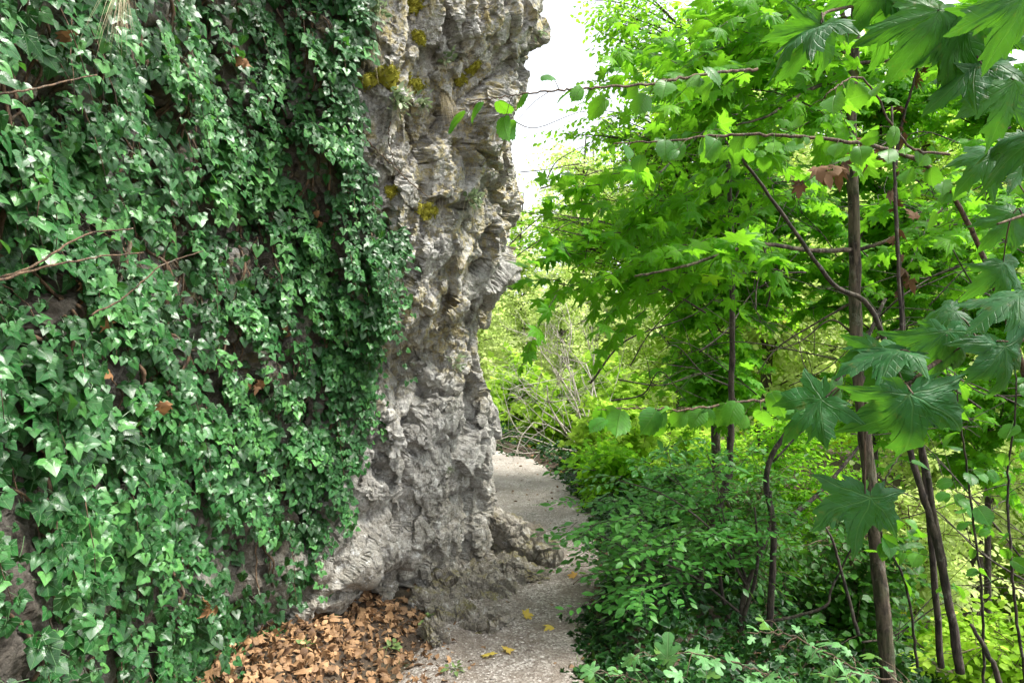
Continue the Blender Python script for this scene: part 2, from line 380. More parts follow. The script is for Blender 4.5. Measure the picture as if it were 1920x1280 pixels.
def put_leaves(bag, shape, pos, tip, nrm, size, r=None, curl=0.0):
    V, F, uv = S[shape]; N = len(pos)
    if N == 0: return
    t = norm(np.asarray(tip, float)); n = np.asarray(nrm, float); n = norm(n-(n*t).sum(-1, keepdims=True)*t); x = np.cross(t, n)
    size = np.broadcast_to(np.asarray(size, float), (N,))
    lv = V[None].repeat(N, 0).copy()
    lv[..., 2] *= rng.uniform(.3, 1.7, N)[:, None]
    lv[..., 0] *= rng.uniform(.85, 1.12, N)[:, None]
    if curl: lv[..., 2] += curl*rng.normal(0, 1, N)[:, None]*lv[..., 0]*lv[..., 1]+curl*rng.normal(0, .6, N)[:, None]*lv[..., 0]**2
    lv *= size[:, None, None]
    W = pos[:, None]+lv[..., 0:1]*x[:, None]+lv[..., 1:2]*t[:, None]+lv[..., 2:3]*n[:, None]
    FF = (F[None]+(np.arange(N)*len(V))[:, None, None]).reshape(-1, 3)
    rr = rng.random(N) if r is None else np.broadcast_to(r, (N,))
    bag.add(W.reshape(-1, 3), FF, np.tile(uv, (N, 1)), np.repeat(rr, len(V)))

def catmull(pts, n=6):
    p = np.array(pts, float); p = np.concatenate([[2*p[0]-p[1]], p, [2*p[-1]-p[-2]]]); out = []
    for i in range(1, len(p)-2):
        for t in np.linspace(0, 1, n, endpoint=False):
            a, b, c, d = p[i-1:i+3]
            out.append(.5*((2*b)+(-a+c)*t+(2*a-5*b+4*c-d)*t*t+(-a+3*b-3*c+d)*t**3))
    out.append(p[-2]); return np.array(out)
def tube(bag, pts, r0, r1=None, k=5, rough=0.0, r=.5):
    p = np.asarray(pts, float); n = len(p); rad = np.linspace(r0, r0 if r1 is None else r1, n) if np.isscalar(r0) else np.asarray(r0)
    d = norm(np.gradient(p, axis=0)); up = np.array([0, 0, 1.]) if abs(d[:, 2]).mean() < .8 else np.array([1., 0, 0])
    a = norm(np.cross(d, up)); b = np.cross(d, a); th = np.arange(k)*2*np.pi/k
    rr = rad[:, None]*(1+(rng.normal(0, rough, (n, k)) if rough else 0))
    V = p[:, None]+rr[..., None]*(a[:, None]*np.cos(th)[None, :, None]+b[:, None]*np.sin(th)[None, :, None])
    i = np.arange(n-1)[:, None]*k; j = np.arange(k)[None]; j2 = (j+1) % k
    q = np.stack([i+j, i+j2, i+k+j2, i+k+j], -1).reshape(-1, 4)
    F = np.concatenate([q[:, :3], q[:, [0, 2, 3]]])
    caps = [(0, m+1, m) for m in range(1, k-1)]+[((n-1)*k, (n-1)*k+m, (n-1)*k+m+1) for m in range(1, k-1)]
    bag.add(V.reshape(-1, 3), np.concatenate([F, np.array(caps)]), None, r)

# ------------------------------------------------------------------ terrain
PATH = catmull([(-.1, -4), (-.12, 0), (-.12, 2), (-.08, 3.2), (.06, 4.1), (.23, 5.1), (.27, 6.4), (.12, 8.2), (-.45, 9.6), (-1.5, 10.5), (-4, 11.6), (-9, 12.5)], 8)
def path_dist(x, y):
    best = np.full(x.shape, 1e9); sg = np.zeros(x.shape)
    for a, b in zip(PATH[:-1], PATH[1:]):
        d = b-a; t = np.clip(((x-a[0])*d[0]+(y-a[1])*d[1])/(d@d), 0, 1)
        qx, qy = x-a[0]-d[0]*t, y-a[1]-d[1]*t; dd = np.hypot(qx, qy)
        m = dd < best; best = np.where(m, dd, best); sg = np.where(m, np.sign(d[1]*(x-a[0])-d[0]*(y-a[1])), sg)
    return best*np.where(sg == 0, 1, sg)
HW = .40
def ground_h(x, y):
    x = np.asarray(x, float); y = np.asarray(y, float); s = path_dist(x, y); o = np.maximum(s-HW-.28, 0)
    k = .55*(1-.8*sstep(6.5, 10.5, y-.35*np.maximum(x, 0)))
    drop = k*(np.sqrt(o*o+.16)-.4); h = -9*np.tanh(drop/9)
    h += .06*sstep(0, .3, s-HW)*(1-sstep(.2, .8, s-HW))
    li = np.maximum(-s-HW, 0); h += .10*sstep(0, .7, li)+np.where(y > 7, .35*li*(1-np.exp(-li)), 0)
    h += .02*gnoise(np.stack([x*1.7, y*1.7, x*0], -1), 3)+.35*sstep(.5, 4, np.abs(s)-HW)*gnoise(np.stack([x*.4, y*.4, x*0], -1), 5)
    far = np.hypot(x, y); h += 14*sstep(60, 400, far)
    return h
def grid_obj(name, X, Y, Z, mat):
    nv, nu = X.shape; i = np.arange(nu*nv).reshape(nv, nu)
    F = np.stack([i[:-1, :-1], i[:-1, 1:], i[1:, 1:], i[1:, :-1]], -1).reshape(-1, 4)
    return link(name, mesh_from(name, np.stack([X, Y, Z], -1), F, mat))
def span(lo, hi, n0, n1, step):
    mid = np.arange(n0, n1, step); k = np.arange(1, 40)
    return np.unique(np.concatenate([[lo, hi], mid, np.clip(n1+step*(1.18**k-1)/.18, None, hi), np.clip(n0-step*(1.18**k-1)/.18, lo, None)]))
gx = span(-600, 900, -3, 6, .06); gy = span(-300, 900, 1, 13, .07)
X, Y = np.meshgrid(gx, gy); sd = path_dist(X, Y)
Z = ground_h(X, Y)-.03*(1-sstep(HW-.1, HW+.05, np.abs(sd)))+.012*fbm(np.stack([X*5, Y*5, X*0], -1), 3, 9)*(np.hypot(X, Y) < 15)
tag(grid_obj('ground', X, Y, Z, M['soil']), 'dark forest soil sloping down beside the path', kind='structure')
# the path, its own sheet with a wandering edge
t = norm(np.gradient(PATH, axis=0)); nr2 = np.stack([t[:, 1], -t[:, 0]], 1)
pc = catmull(np.c_[PATH, np.zeros(len(PATH))], 14)[:, :2]; tt = norm(np.gradient(pc, axis=0)); nn2 = np.stack([tt[:, 1], -tt[:, 0]], 1)
w = np.linspace(-1, 1, 42)
wr = (HW+.05+.10*gnoise(np.c_[pc*2.3, pc[:, :1]*0], 4)+.05*gnoise(np.c_[pc*7, pc[:, :1]*0], 6))
wl_ = wr+.0
PX = pc[:, 0:1]+nn2[:, 0:1]*w*wr[:, None]; PY = pc[:, 1:2]+nn2[:, 1:2]*w*wr[:, None]
PZ = ground_h(PX, PY)+.006-.035*np.abs(w)[None]**6+.02*(np.abs(w)[None]**2)+.010*fbm(np.stack([PX*8, PY*8, PX*0], -1), 3, 12)
tag(grid_obj('path', PX, PY, PZ, M['path']), 'narrow trodden gravel footpath bending left behind the rock', kind='structure')
def gz(x, y): return float(ground_h(np.array([x]), np.array([y]))[0])

# ------------------------------------------------------------------ the rock face
plan = np.array([(-2.3, -3.2), (-1.7, -1.2), (-1.42, .3), (-1.32, 1.4), (-1.34, 2.3), (-1.34, 3.1), (-1.02, 3.75), (-.62, 4.25), (-.2, 4.95), (-.45, 5.9), (-1.7, 6.9), (-4.5, 7.6)])
s_ctrl = np.arange(len(plan)); dense = catmull(np.c_[plan, plan[:, 0]*0], 40)[:, :2]; s_dense = np.linspace(0, len(plan)-1, len(dense))
s_line = np.concatenate([np.linspace(0, 2.4, 60, endpoint=False), np.linspace(2.4, 8.9, 760, endpoint=False), np.linspace(8.9, 11, 60)])
z_line = np.concatenate([np.linspace(-.5, 4.5, 720, endpoint=False), np.linspace(4.5, 6.6, 90)])
Sg, Zg = np.meshgrid(s_line, z_line)
bx = np.interp(Sg, s_dense, dense[:, 0]); by = np.interp(Sg, s_dense, dense[:, 1])
sil_z = [-.5, 0, .39, .78, 1.05, 1.2, 1.44, 1.76, 2.0, 2.15, 2.54, 3.12, 3.45, 3.67, 3.9, 4.1, 5, 6.6]
sil_x = [-.1, -.27, -.22, -.18, -.12, -.2, -.26, -.22, -.12, -.0, .04, .07, .12, .2, .15, .06, -.1, -.6]
nose = np.interp(Zg, sil_z, sil_x)-np.interp(0.6, sil_z, sil_x)
wn_ = sstep(5.6, 7.9, Sg); bx = bx+nose*wn_-.07
lean = np.interp(Zg, [-.5, 0, .5, 1.2, 2, 3, 4.2, 5.2, 6.6], [.02, .0, .05, .02, .0, .04, .10, -.1, -.8])
bx += lean*(1-wn_); by -= .35*np.interp(Zg, [0, 1.6, 3.6, 5, 6.6], [0, 0, 1, .8, -1.5])*sstep(5.2, 7, Sg)*(1-sstep(8.3, 9.3, Sg))
p0 = np.stack([bx, by, Zg], -1)
def gridnormal(p):
    du = np.gradient(p, axis=1); dv = np.gradient(p, axis=0); n = norm(np.cross(du, dv)); return n
n0 = gridnormal(p0)
if n0[300, 400, 0] < 0: n0 = -n0
def bulge(px, py, Yd, rad, amp, sx=1, sz=1):
    c = P(px, py, Yd); d = p0-c; q = (d[..., 0]**2+d[..., 1]**2)/(sx*sx)+d[..., 2]**2/(sz*sz)
    return amp*np.exp(-q/(rad*rad))
bl = (bulge(690, 1080, 3.75, .26, .17)+bulge(640, 1120, 3.6, .3, .08)+bulge(830, 1060, 4.2, .25, .10)+bulge(750, 590, 4.0, .22, .12, 1.3, .7)
      - bulge(800, 660, 4.3, .2, .14, 1.6, .5)+bulge(720, 450, 3.9, .3, .10)+bulge(860, 770, 4.5, .18, .10)+bulge(790, 900, 4.1, .28, .08, 1.4, .6)
      - bulge(600, 1010, 3.6, .2, .10, 1.6, .5)-bulge(700, 980, 3.8, .16, .10, 2.2, .4)+bulge(700, 150, 4.0, .25, .08)-bulge(840, 300, 4.5, .25, .12, .7, 1.6)
      - bulge(760, 260, 4.2, .14, .10, 1.6, .5)+bulge(900, 150, 4.5, .35, .10)-bulge(870, 420, 4.6, .25, .08, .7, 1.2)+bulge(800, 830, 4.1, .2, .06)
      + bulge(760, 210, 4.1, .12, .08, 2, .4)-bulge(480, 1230, 3.2, .3, .1, 1.5, .6)+bulge(120, 1230, 1.8, .25, .12)+bulge(60, 1150, 1.7, .2, .08))
# slanted beds: coordinates squashed along a dipping axis
q = p0.copy(); warp = np.stack([fbm(p0*1.3, 3, 40), fbm(p0*1.3, 3, 50), fbm(p0*1.3, 3, 60)], -1); q = q+warp*.16
dip = np.stack([q[..., 0]*1.2+q[..., 2]*.28, q[..., 1]*1.2-q[..., 2]*.2, q[..., 2]*.72-q[..., 0]*.3-q[..., 1]*.25], -1)
w2 = np.stack([fbm(p0*6, 2, 41), fbm(p0*6, 2, 51), fbm(p0*6, 2, 61)], -1)*.5
f1, e1 = facets(dip*1.3, 100, 1.0); f2, e2 = facets(dip*3.1+w2*.12, 200, 1.3)
rid = fbm(q*2.2, 5, 70, .55, True)
disp = (.13*f1+.085*f2+.02*rid+.012*fbm(p0*7, 3, 90, .62)
        - .07*(1-sstep(0, .06, e1))-.045*(1-sstep(0, .07, e2))*sstep(-.1, .3, fbm(p0*2, 2, 88))-.055*sstep(.12, .30, fbm(p0*4.5+w2*.2, 3, 140)))
def blur(a, k):
    for _ in range(k):
        a = np.pad(a, 1, mode='edge'); a = (a[:-2]+2*a[1:-1]+a[2:])/4; a = (a[:, :-2]+2*a[:, 1:-1]+a[:, 2:])/4
    return a
disp = blur(disp, 1)
gate = (1-.75*sstep(5.0, 6.6, Zg))*(1-.4*(1-sstep(5.3, 6.3, Sg)))
rp = p0+n0*((disp*gate+bl)[..., None])
rp[..., 2] += .02*fbm(p0*3, 2, 33)
# second pass: chips, cracks and pores, laid on the broken surface along its own normals so nothing is stretched
n1 = gridnormal(np.stack([blur(rp[..., k], 3) for k in range(3)], -1))
if n1[300, 400, 0] < 0: n1 = -n1
qq = np.stack([rp[..., 0]+rp[..., 2]*.25, rp[..., 1]-rp[..., 2]*.2, rp[..., 2]*.8-rp[..., 0]*.3-rp[..., 1]*.25], -1)
jj = np.stack([fbm(rp*9, 2, 241), fbm(rp*9, 2, 251), fbm(rp*9, 2, 261)], -1)
f3, e3 = facets(qq*np.array([6, 6, 4.2])+jj*.3, 300, 1.6, .45); f4, e4 = facets(qq*np.array([15, 15, 11])+jj*.5, 400, 1.6, .5); pz = .35+.65*sstep(-.25, .2, fbm(rp*1.7, 2, 271)); f5, e5 = facets(rp*36, 500, 1.4)
fine = (.042*f3+.017*f4*pz+.006*f5*pz-.012*(1-sstep(0, .05, e3))*pz-.004*(1-sstep(0, .07, e4))*pz+.007*fbm(rp*30, 3, 97, .65)
        - .022*sstep(.12, .30, fbm(rp*13, 3, 150))*sstep(-.2, .2, fbm(rp*1.5, 2, 151))-.010*sstep(.14, .3, fbm(rp*30, 2, 160)))
rp = rp+n1*(.72*fine*gate)[..., None]
# cap at the top: last rows fold back over the plateau
back = sstep(5.2, 6.6, Zg); rp[..., 0] -= back*1.2
ROCKN = gridnormal(rp); 
if ROCKN[300, 400, 0] < 0: ROCKN = -ROCKN
nv, nu = Sg.shape; idx = np.arange(nu*nv).reshape(nv, nu)
F = np.stack([idx[:-1, :-1], idx[:-1, 1:], idx[1:, 1:], idx[1:, :-1]], -1).reshape(-1, 4)
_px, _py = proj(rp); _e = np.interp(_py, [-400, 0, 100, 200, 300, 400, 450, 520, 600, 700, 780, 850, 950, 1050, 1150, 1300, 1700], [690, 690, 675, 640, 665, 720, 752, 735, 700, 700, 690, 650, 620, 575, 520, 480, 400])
humus_shade = np.where(rp[..., 1] > .3, sstep(25, -70, _px-_e+50*fbm(p0*4, 3, 170)), 1.0)*sstep(-.55, .1, fbm(p0*2.4, 4, 180))*(Sg < 7.4)  # darkens the rock behind the ivy: humus tone plus painted gap shade
humus_shade = np.clip(humus_shade, 0, 1)
rock_root = thing('rock_cliff', (-1.6, 3.0, 0), 'tall weathered grey limestone cliff overhanging the left side of the path', 'cliff')
rl = np.array(rock_root.location)
link('rock_face', mesh_from('rock_face', rp.reshape(-1, 3)-rl, F, M['rock'], rnd=humus_shade.ravel(), smooth=False), rock_root)
# plateau and back of the outcrop, so that it is a closed body
top = rp[-1]; bkk = top.copy(); m = 26; rows = [top]
for k in range(1, m+1):
    a = k/m; r_ = top*(1-a)+np.array([-9.0, 3.0, 6.3])[None]*a; r_[:, 2] = 6.6+.5*np.sin(a*2)+.2*gnoise(r_*1.2, 8)*(1-a); rows.append(r_)
pl = np.array(rows); ii = np.arange(pl.shape[0]*nu).reshape(-1, nu)
F = np.stack([ii[:-1, :-1], ii[:-1, 1:], ii[1:, 1:], ii[1:, :-1]], -1).reshape(-1, 4)
link('rock_top', mesh_from('rock_top', pl.reshape(-1, 3)-rl, F, M['rock']), rock_root)
rpx, rpy = proj(rp); front = rp[..., 1] > .3
# smooth outward direction of the wall, for anything that grows from it
def rock_at(px, py):                    # rock point nearest to the camera seen there
    d = (rpx-px)**2+(rpy-py)**2; d = np.where(front, d, 1e9); c = np.argwhere(d < 25)
    if len(c) == 0: i, j = np.unravel_index(np.argmin(d), d.shape)
    else:
        dist = rp[c[:, 0], c[:, 1], 1]; i, j = c[np.argmin(dist)]
    return i, j

# loose slabs at the foot
def rock_chunk(name, c, half, rot, seed, label, cat='rock', mat='slab', res=64, group=None, rough=1.0):
    u = np.linspace(-1, 1, res); A, B = np.meshgrid(u, u); one = np.ones_like(A); Vs = []; Fs = []; off = 0
    for ax, sg in ((0, 1), (0, -1), (1, 1), (1, -1), (2, 1), (2, -1)):
        q = [None]*3; q[ax] = one*sg; q[(ax+1) % 3] = A; q[(ax+2) % 3] = B*sg
        Vs.append(np.stack(q, -1).reshape(-1, 3)); i = np.arange(res*res).reshape(res, res)+off; off += res*res
        Fs.append(np.stack([i[:-1, :-1], i[:-1, 1:], i[1:, 1:], i[1:, :-1]], -1).reshape(-1, 4))
    V = np.concatenate(Vs); V = V/(np.abs(V)**4).sum(1, keepdims=True)**(1/4.)
    V = V*np.array(half); n = norm(V/np.array(half)**2); s = max(half)
    q = V+seed*3.1; wq = np.stack([fbm(q*2, 3, 1), fbm(q*2, 3, 2), fbm(q*2, 3, 3)], -1)*.2
    fa, ea = facets((q+wq)/s*1.6, seed, 1); fb, eb = facets((q+wq)/s*4.2, seed+7, 1); fc, ec = facets(q*22, seed+9, 1)
    m_ = min(half)
    d = (.42*fa*m_+.26*fb*m_+.009*fc+.003*facets(q*45, seed+11, 1)[0]+.04*m_*fbm(q*9, 4, seed)-.14*m_*(1-sstep(0, .07, eb))-.012*sstep(.1, .3, fbm(q*16, 3, seed+3)))*rough
    V = V+n*d[:, None]
    cz, sz = math.cos(rot[2]), math.sin(rot[2]); cy, sy = math.cos(rot[1]), math.sin(rot[1]); cx, sx = math.cos(rot[0]), math.sin(rot[0])
    R = np.array([[cz, -sz, 0], [sz, cz, 0], [0, 0, 1]]) @ np.array([[cy, 0, sy], [0, 1, 0], [-sy, 0, cy]]) @ np.array([[1, 0, 0], [0, cx, -sx], [0, sx, cx]])
    V = V @ R.T
    o = link(name, mesh_from(name, V, np.concatenate(Fs), M[mat], smooth=False)); o.location = c
    return tag(o, label, cat, group)
rock_chunk('rock_slab', (-.05, 5.05, .17), (.42, .15, .13), (0, .42, -.55), 11, 'dark elongated rock ledge slanting from the cliff foot down to the path', res=80)
rock_chunk('rock_slab', (-.2, 4.5, -.03), (.31, .30, .12), (.05, .22, -.4), 12, 'broad flat rock slab with moss between the cliff foot and the path', res=90)
rock_chunk('rock_slab', (-.36, 3.98, .0), (.14, .11, .06), (0, .1, .3), 13, 'small pale flat slab at the cliff foot beside the dry leaves')
rock_chunk('rock_slab', (-.13, 3.88, -.01), (.15, .10, .07), (0, .1, .9), 14, 'small mossy stone on the left edge of the path')
rock_chunk('rock_slab', (-.41, 3.62, .05), (.05, .08, .05), (.3, .1, .5), 15, 'upright beige stone at the right end of the dry leaf pile', res=40)
rock_chunk('rock_slab', (-.46, 4.12, .0), (.16, .12, .07), (0, .1, -.2), 19, 'low grey stone wedged in the corner between the cliff foot and the dry leaves', res=50)
rock_chunk('rock_slab', (.04, 4.62, .0), (.18, .12, .10), (0, .4, -.3), 17, 'mossy lower edge of the rock outcrop touching the gravel', res=50)

# ------------------------------------------------------------------ moss cushions and small plants on the rock
def moss(px, py, rpxl, amp, label, sx=1.0, sz=1.0):
    i, j = rock_at(px, py); c = rp[i, j]; rad = rpxl/FPX*c[1]
    i0, i1, j0, j1 = max(i-70, 0), min(i+70, nv-1), max(j-70, 0), min(j+70, nu-1)
    p = rp[i0:i1, j0:j1]; n = ROCKN[i0:i1, j0:j1]
    d = p-c; r = np.sqrt((d[..., 0]**2+d[..., 1]**2)/sx**2+d[..., 2]**2/sz**2)/rad + 1.5*fbm(p*13, 4, 5, .6)
    h = amp*.55*np.clip(1-r*r, -.3, 1)*(1+.5*fbm(p*50, 3, 8))+.001; v = p+norm(n+np.array([0, 0, .5]))*h[..., None]
    ok = (r < .95); bag = Bag(); id_ = np.arange(r.size).reshape(r.shape)
    f = np.stack([id_[:-1, :-1], id_[:-1, 1:], id_[1:, 1:], id_[1:, :-1]], -1).reshape(-1, 4)
    f = f[ok.ravel()[f].all(1)]
    if len(f) < 4: return
    bag.add(v.reshape(-1, 3), np.concatenate([f[:, :3], f[:, [0, 2, 3]]]), None, np.clip(.5+.9*fbm(p*60, 2, 4).ravel(), 0, 1))
    # shoots
    sel = np.argwhere(ok); k = rng.integers(0, len(sel), 1500); q = v[sel[k, 0], sel[k, 1]]; qn = n[sel[k, 0], sel[k, 1]]
    put_leaves(bag, 'narrowlo', q, qn+rng.normal(0, .5, q.shape), rng.normal(0, 1, q.shape), rng.uniform(.006, .012, len(q)))
    root = bag.build('moss_cushion', M['moss']); tag(root, label, 'moss', 'moss cushions on the rock')
moss(725, 152, 34, .035, 'yellow-green moss cushion on the ledge high on the rock, left of the other cushion', 1.5, .6)
moss(782, 155, 26, .035, 'yellow-green moss cushion on the high ledge, beside the hanging dry grass', 1.3, .6)
moss(792, 72, 14, .025, 'small moss cushion high on the rock above the ledge')
moss(890, 132, 14, .02, 'small moss cushion near the right edge of the upper rock')
moss(800, 398, 16, .025, 'small dark moss cushion below the straw tuft')
moss(868, 150, 12, .02, 'tiny moss patch between two bumps of the upper rock')
moss(770, 8, 22, .025, 'moss cushion at the very top of the visible rock')
moss(740, 360, 14, .012, 'thin yellow moss patch on the rock right of the ivy tip')
def blades(bag, c, n, L, w, d0, spread, droop, r=None):
    for k in range(n):
        d = norm(np.array(d0)+rng.normal(0, spread, 3)); l_ = L*rng.uniform(.5, 1.1); t_ = np.linspace(0, 1, 5)[:, None]
        p = c+rng.normal(0, .012, 3)+d*l_*t_+np.array([0, 0, -droop*l_])*t_**2; s_ = norm(np.cross(d, rng.normal(0, 1, 3)))*w*(1-t_*.9)
        V = np.concatenate([p-s_, p+s_]); F = []
        for a in range(4): F += [(a, a+1, 5+a), (a+1, 6+a, 5+a)]
        bag.add(V, F, None, rng.random() if r is None else r)
def tuft(px, py, kind, label, n=60, L=.1, w=.0012, droop=.6, spread=.6, name='rock_plant', cat='plant', d0=None):
    i, j = rock_at(px, py); c = rp[i, j]; nn_ = norm(n0[i, j]); t_ = thing(name, c, label, cat)
    b = Bag(); d0 = nn_+np.array([0, 0, .4]) if d0 is None else nn_+np.array(d0)
    if kind in ('straw', 'grass'): blades(b, c, n, L, w, d0, spread, droop); b.build('blades', M[kind], t_)
    else:
        d = norm(d0+rng.normal(0, spread, (n, 3))); q = c+d*L*rng.uniform(.1, .8, (n, 1))+rng.normal(0, .02, (n, 3)); q[:, 2] -= droop*L*rng.random(n)*.5
        put_leaves(b, 'narrow', q, d+rng.normal(0, .35, (n, 3)), rng.normal(0, .4, (n, 3))+[0, 0, 1], rng.uniform(.03, .055, n)); b.build('foliage', M[kind], t_)
        s = Bag(); blades(s, c, n//2, L*1.2, .0014, d0-np.array([0, 0, .9]), .5, 1.1); s.build('dry_stalks', M['straw'], t_)
    return t_
tuft(826, 185, 'straw', 'tuft of long dry grass hanging from the mossy ledge', 90, .17, .0011, 1.6, .35, 'grass_tuft', 'grass')
tuft(800, 335, 'straw', 'pale straw tuft sprouting in the middle of the rock', 110, .12, .001, .5, .5, 'grass_tuft', 'grass')
tuft(860, 490, 'straw', 'dry pale tuft on the rock below the leafy tuft', 70, .09, .001, .7, .5, 'grass_tuft', 'grass')
tuft(745, 190, 'sedum', 'leafy green and brown tuft just under the yellow moss', 70, .08)
tuft(790, 195, 'sedum', 'small grey-green plant between the moss and the hanging grass', 40, .06)
tuft(885, 375, 'sedum', 'grey-green leafy tuft on the right half of the rock', 60, .09)
tuft(830, 115, 'sedum', 'small plant on the upper rock above the hanging grass', 30, .06)
tuft(870, 95, 'straw', 'sparse dry tuft near the top right of the rock', 30, .07, .001, .5, .5, 'grass_tuft', 'grass')
tuft(700, 20, 'sedum', 'tuft of small green leaves at the top between ivy and rock', 50, .08)
tuft(700, 90, 'straw', 'dry grass hanging beside the ivy at the top of the rock', 60, .14, .001, 1.4, .4, 'grass_tuft', 'grass')
tuft(855, 680, 'sedum', 'dark green tuft in the hollow above the pale boulder', 30, .05)
tuft(845, 880, 'grass', 'little green grass tuft in a crack low on the rock', 30, .05, .0012, .6, .6, 'grass_tuft', 'grass')
tuft(1008, 62, 'sedum', 'tiny plant on the outer edge of the overhang against the sky', 12, .05)
def rooty(pts, r, label):
    q = []
    for px, py in pts:
        i, j = rock_at(px, py); q.append(rp[i, j]+n0[i, j]*.02)
    b = Bag(); tube(b, catmull(q, 8)+rng.normal(0, .003, ((len(q)-1)*8+1, 3)), r, r*.5, 5); o = b.build('bare_root', M['vine']); tag(o, label, 'root', 'bare roots on the rock')
rooty([(670, 240), (705, 285), (735, 310), (765, 340), (800, 372)], .005, 'long bare root slanting across the rock right of the ivy')
rooty([(725, 230), (730, 262), (740, 300), (748, 322)], .004, 'short bare root hanging under the leafy tuft')
rooty([(690, 0), (700, 40), (706, 90), (712, 118)], .0035, 'thin bare root at the top left edge of the bare rock')

# ------------------------------------------------------------------ ivy on the wall
edge_y = [-400, 0, 100, 200, 300, 400, 450, 520, 600, 700, 780, 850, 950, 1050, 1150, 1300, 1700]
edge_x = [690, 690, 675, 640, 665, 720, 752, 735, 700, 700, 690, 650, 620, 575, 520, 480, 400]
def ivy_ok(px, py): return px < np.interp(py, edge_y, edge_x)
gap = fbm(rp*2.2, 3, 515)               # open patches where the rock looks through
bare = [(575, 290, 45, 120), (30, 620, 60, 40), (60, 1040, 90, 90), (455, 680, 90, 60), (130, 380, 60, 60), (640, 400, 30, 60), (20, 130, 60, 60), (560, 600, 30, 60), (60, 1230, 110, 60), (280, 500, 50, 40)]
def openness(px, py):
    v = np.zeros_like(px)
    for a, b, c, d in bare: v = np.maximum(v, np.exp(-((px-a)/c)**2-((py-b)/d)**2))
    return v
ok = ivy_ok(rpx, rpy) & (rp[..., 1] > .35) & (Sg < 7.4) & (Zg > -.05) & (Zg < 4.6)
OP = openness(rpx, rpy)
plants = [((560, 60), 'ivy hanging in a dense dark curtain at the top right of the ivy wall'),
          ((690, 500), 'slim ivy strand hanging down beside the bare rock, tip at the right edge'),
          ((330, 200), 'bright ivy spreading over the upper middle of the wall'),
          ((60, 300), 'large-leaved ivy nearest the camera, upper left corner of the wall'),
          ((540, 640), 'pale green ivy over the middle of the wall around the brown leaves'),
          ((330, 600), 'ivy in the centre of the wall between the bright sprays'),
          ((40, 760), 'big-leaved ivy at the left edge halfway up the wall'),
          ((340, 800), 'ivy with pale leaves in the lower middle of the wall'),
          ((150, 980), 'broad pale ivy spray at the lower left of the wall'),
          ((480, 1000), 'dark low ivy next to the bare rock foot above the dry leaves'),
          ((330, 1230), 'ivy at the bottom of the wall left of the dry leaves')]
seeds = np.array([a for a, _ in plants], float)
ivy_stem = [Bag() for _ in plants]; ivy_leaf = [Bag() for _ in plants]; acc = [[] for _ in plants]
cand = np.argwhere(ok)
wgt = (1-OP[ok]*.85)*sstep(-.62, .0, gap[ok])+.02
# equal density per real area, a bit more where the wall is seen near
area = np.linalg.norm(np.cross(np.gradient(rp, axis=1), np.gradient(rp, axis=0)), axis=-1)[ok]
wgt = wgt*np.minimum(area, np.percentile(area, 99)); wgt /= wgt.sum()
def near_plant(px, py): return int(np.argmin(((seeds-[px, py])**2).sum(1)))
OUT = norm(np.array([1.0, -.25, .0]))
def ivy_batch(pts, outw, size, lift, bagid, up=.55, shape=None, r=None, jit=.35):
    N = len(pts); 
    nr_ = norm(outw*.6+np.array([.25, -.55, up])+rng.normal(0, jit, (N, 3)))
    tip = np.array([0, 0, -1.])+outw*.35+rng.normal(0, .45, (N, 3))
    pos = pts+outw*lift[:, None]
    for sh in ('ivy', 'ivy2'):
        m = rng.random(N) < .5 if sh == 'ivy' else ~m0
        if sh == 'ivy': m0 = m
        put_leaves(ivy_leaf[bagid], sh, pos[m], tip[m], nr_[m], size[m], None if r is None else r[m], .25)
# layer 1: creeping leaves near the rock
K = 8200
pick = cand[rng.choice(len(cand), K, p=wgt)]; pp = rp[pick[:, 0], pick[:, 1]]; pn = norm(n0[pick[:, 0], pick[:, 1]]+OUT*.4)
ppx, ppy = proj(pp); own = np.array([near_plant(a, b) for a, b in zip(ppx, ppy)])
for b in range(len(plants)):
    m = own == b; k = m.sum()
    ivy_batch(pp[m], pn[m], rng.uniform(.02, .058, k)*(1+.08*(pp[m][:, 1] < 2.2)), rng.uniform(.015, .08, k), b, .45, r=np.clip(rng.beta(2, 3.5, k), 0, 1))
# layer 2: shoots that stand off and hang, leaves on both sides
def shoot(i, j, L, size, n=11, light=0.0, side=None):
    c = rp[i, j]; o = norm(n0[i, j]+OUT*.5); b = near_plant(*[float(v) for v in proj(c)])
    sdv = (rng.normal(0, .5) if side is None else side); al = np.array([0, 1, 0.])*sdv
    t_ = np.linspace(0, 1, n)[:, None]; d1 = o*.55+al+np.array([0, 0, .15])
    p = c+d1*L*t_*.8+np.array([0, 0, -1.])*L*t_**1.8*rng.uniform(.6, 1.3)+rng.normal(0, .004, (n, 3)); p[0] = c-o*.03
    tube(ivy_stem[b], p, .0032, .0012, 4)
    q = p[2:].repeat(3, 0); N = len(q); sd = norm(np.cross(norm(np.gradient(p, axis=0))[2:].repeat(3, 0), o))*np.tile([1, -1, .1], len(p)-2)[:, None]
    q = q+sd*size*rng.uniform(.3, 1.1, (N, 1))+o*rng.uniform(0, .035, (N, 1))
    nrm_ = norm(o*.5+np.array([.2, -.5, .6])+rng.normal(0, .28, (N, 3))); tip = np.array([0, 0, -.8])+sd*.8+o*.45+rng.normal(0, .3, (N, 3))
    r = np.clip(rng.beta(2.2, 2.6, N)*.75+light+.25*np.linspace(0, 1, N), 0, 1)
    put_leaves(ivy_leaf[b], 'ivy' if rng.random() < .6 else 'ivy2', q, tip, nrm_, size*rng.uniform(.55, 1.15, N)*(1-.3*np.linspace(0, 1, N)), r, .25)
cs = cand[rng.choice(len(cand), 480, p=wgt)]
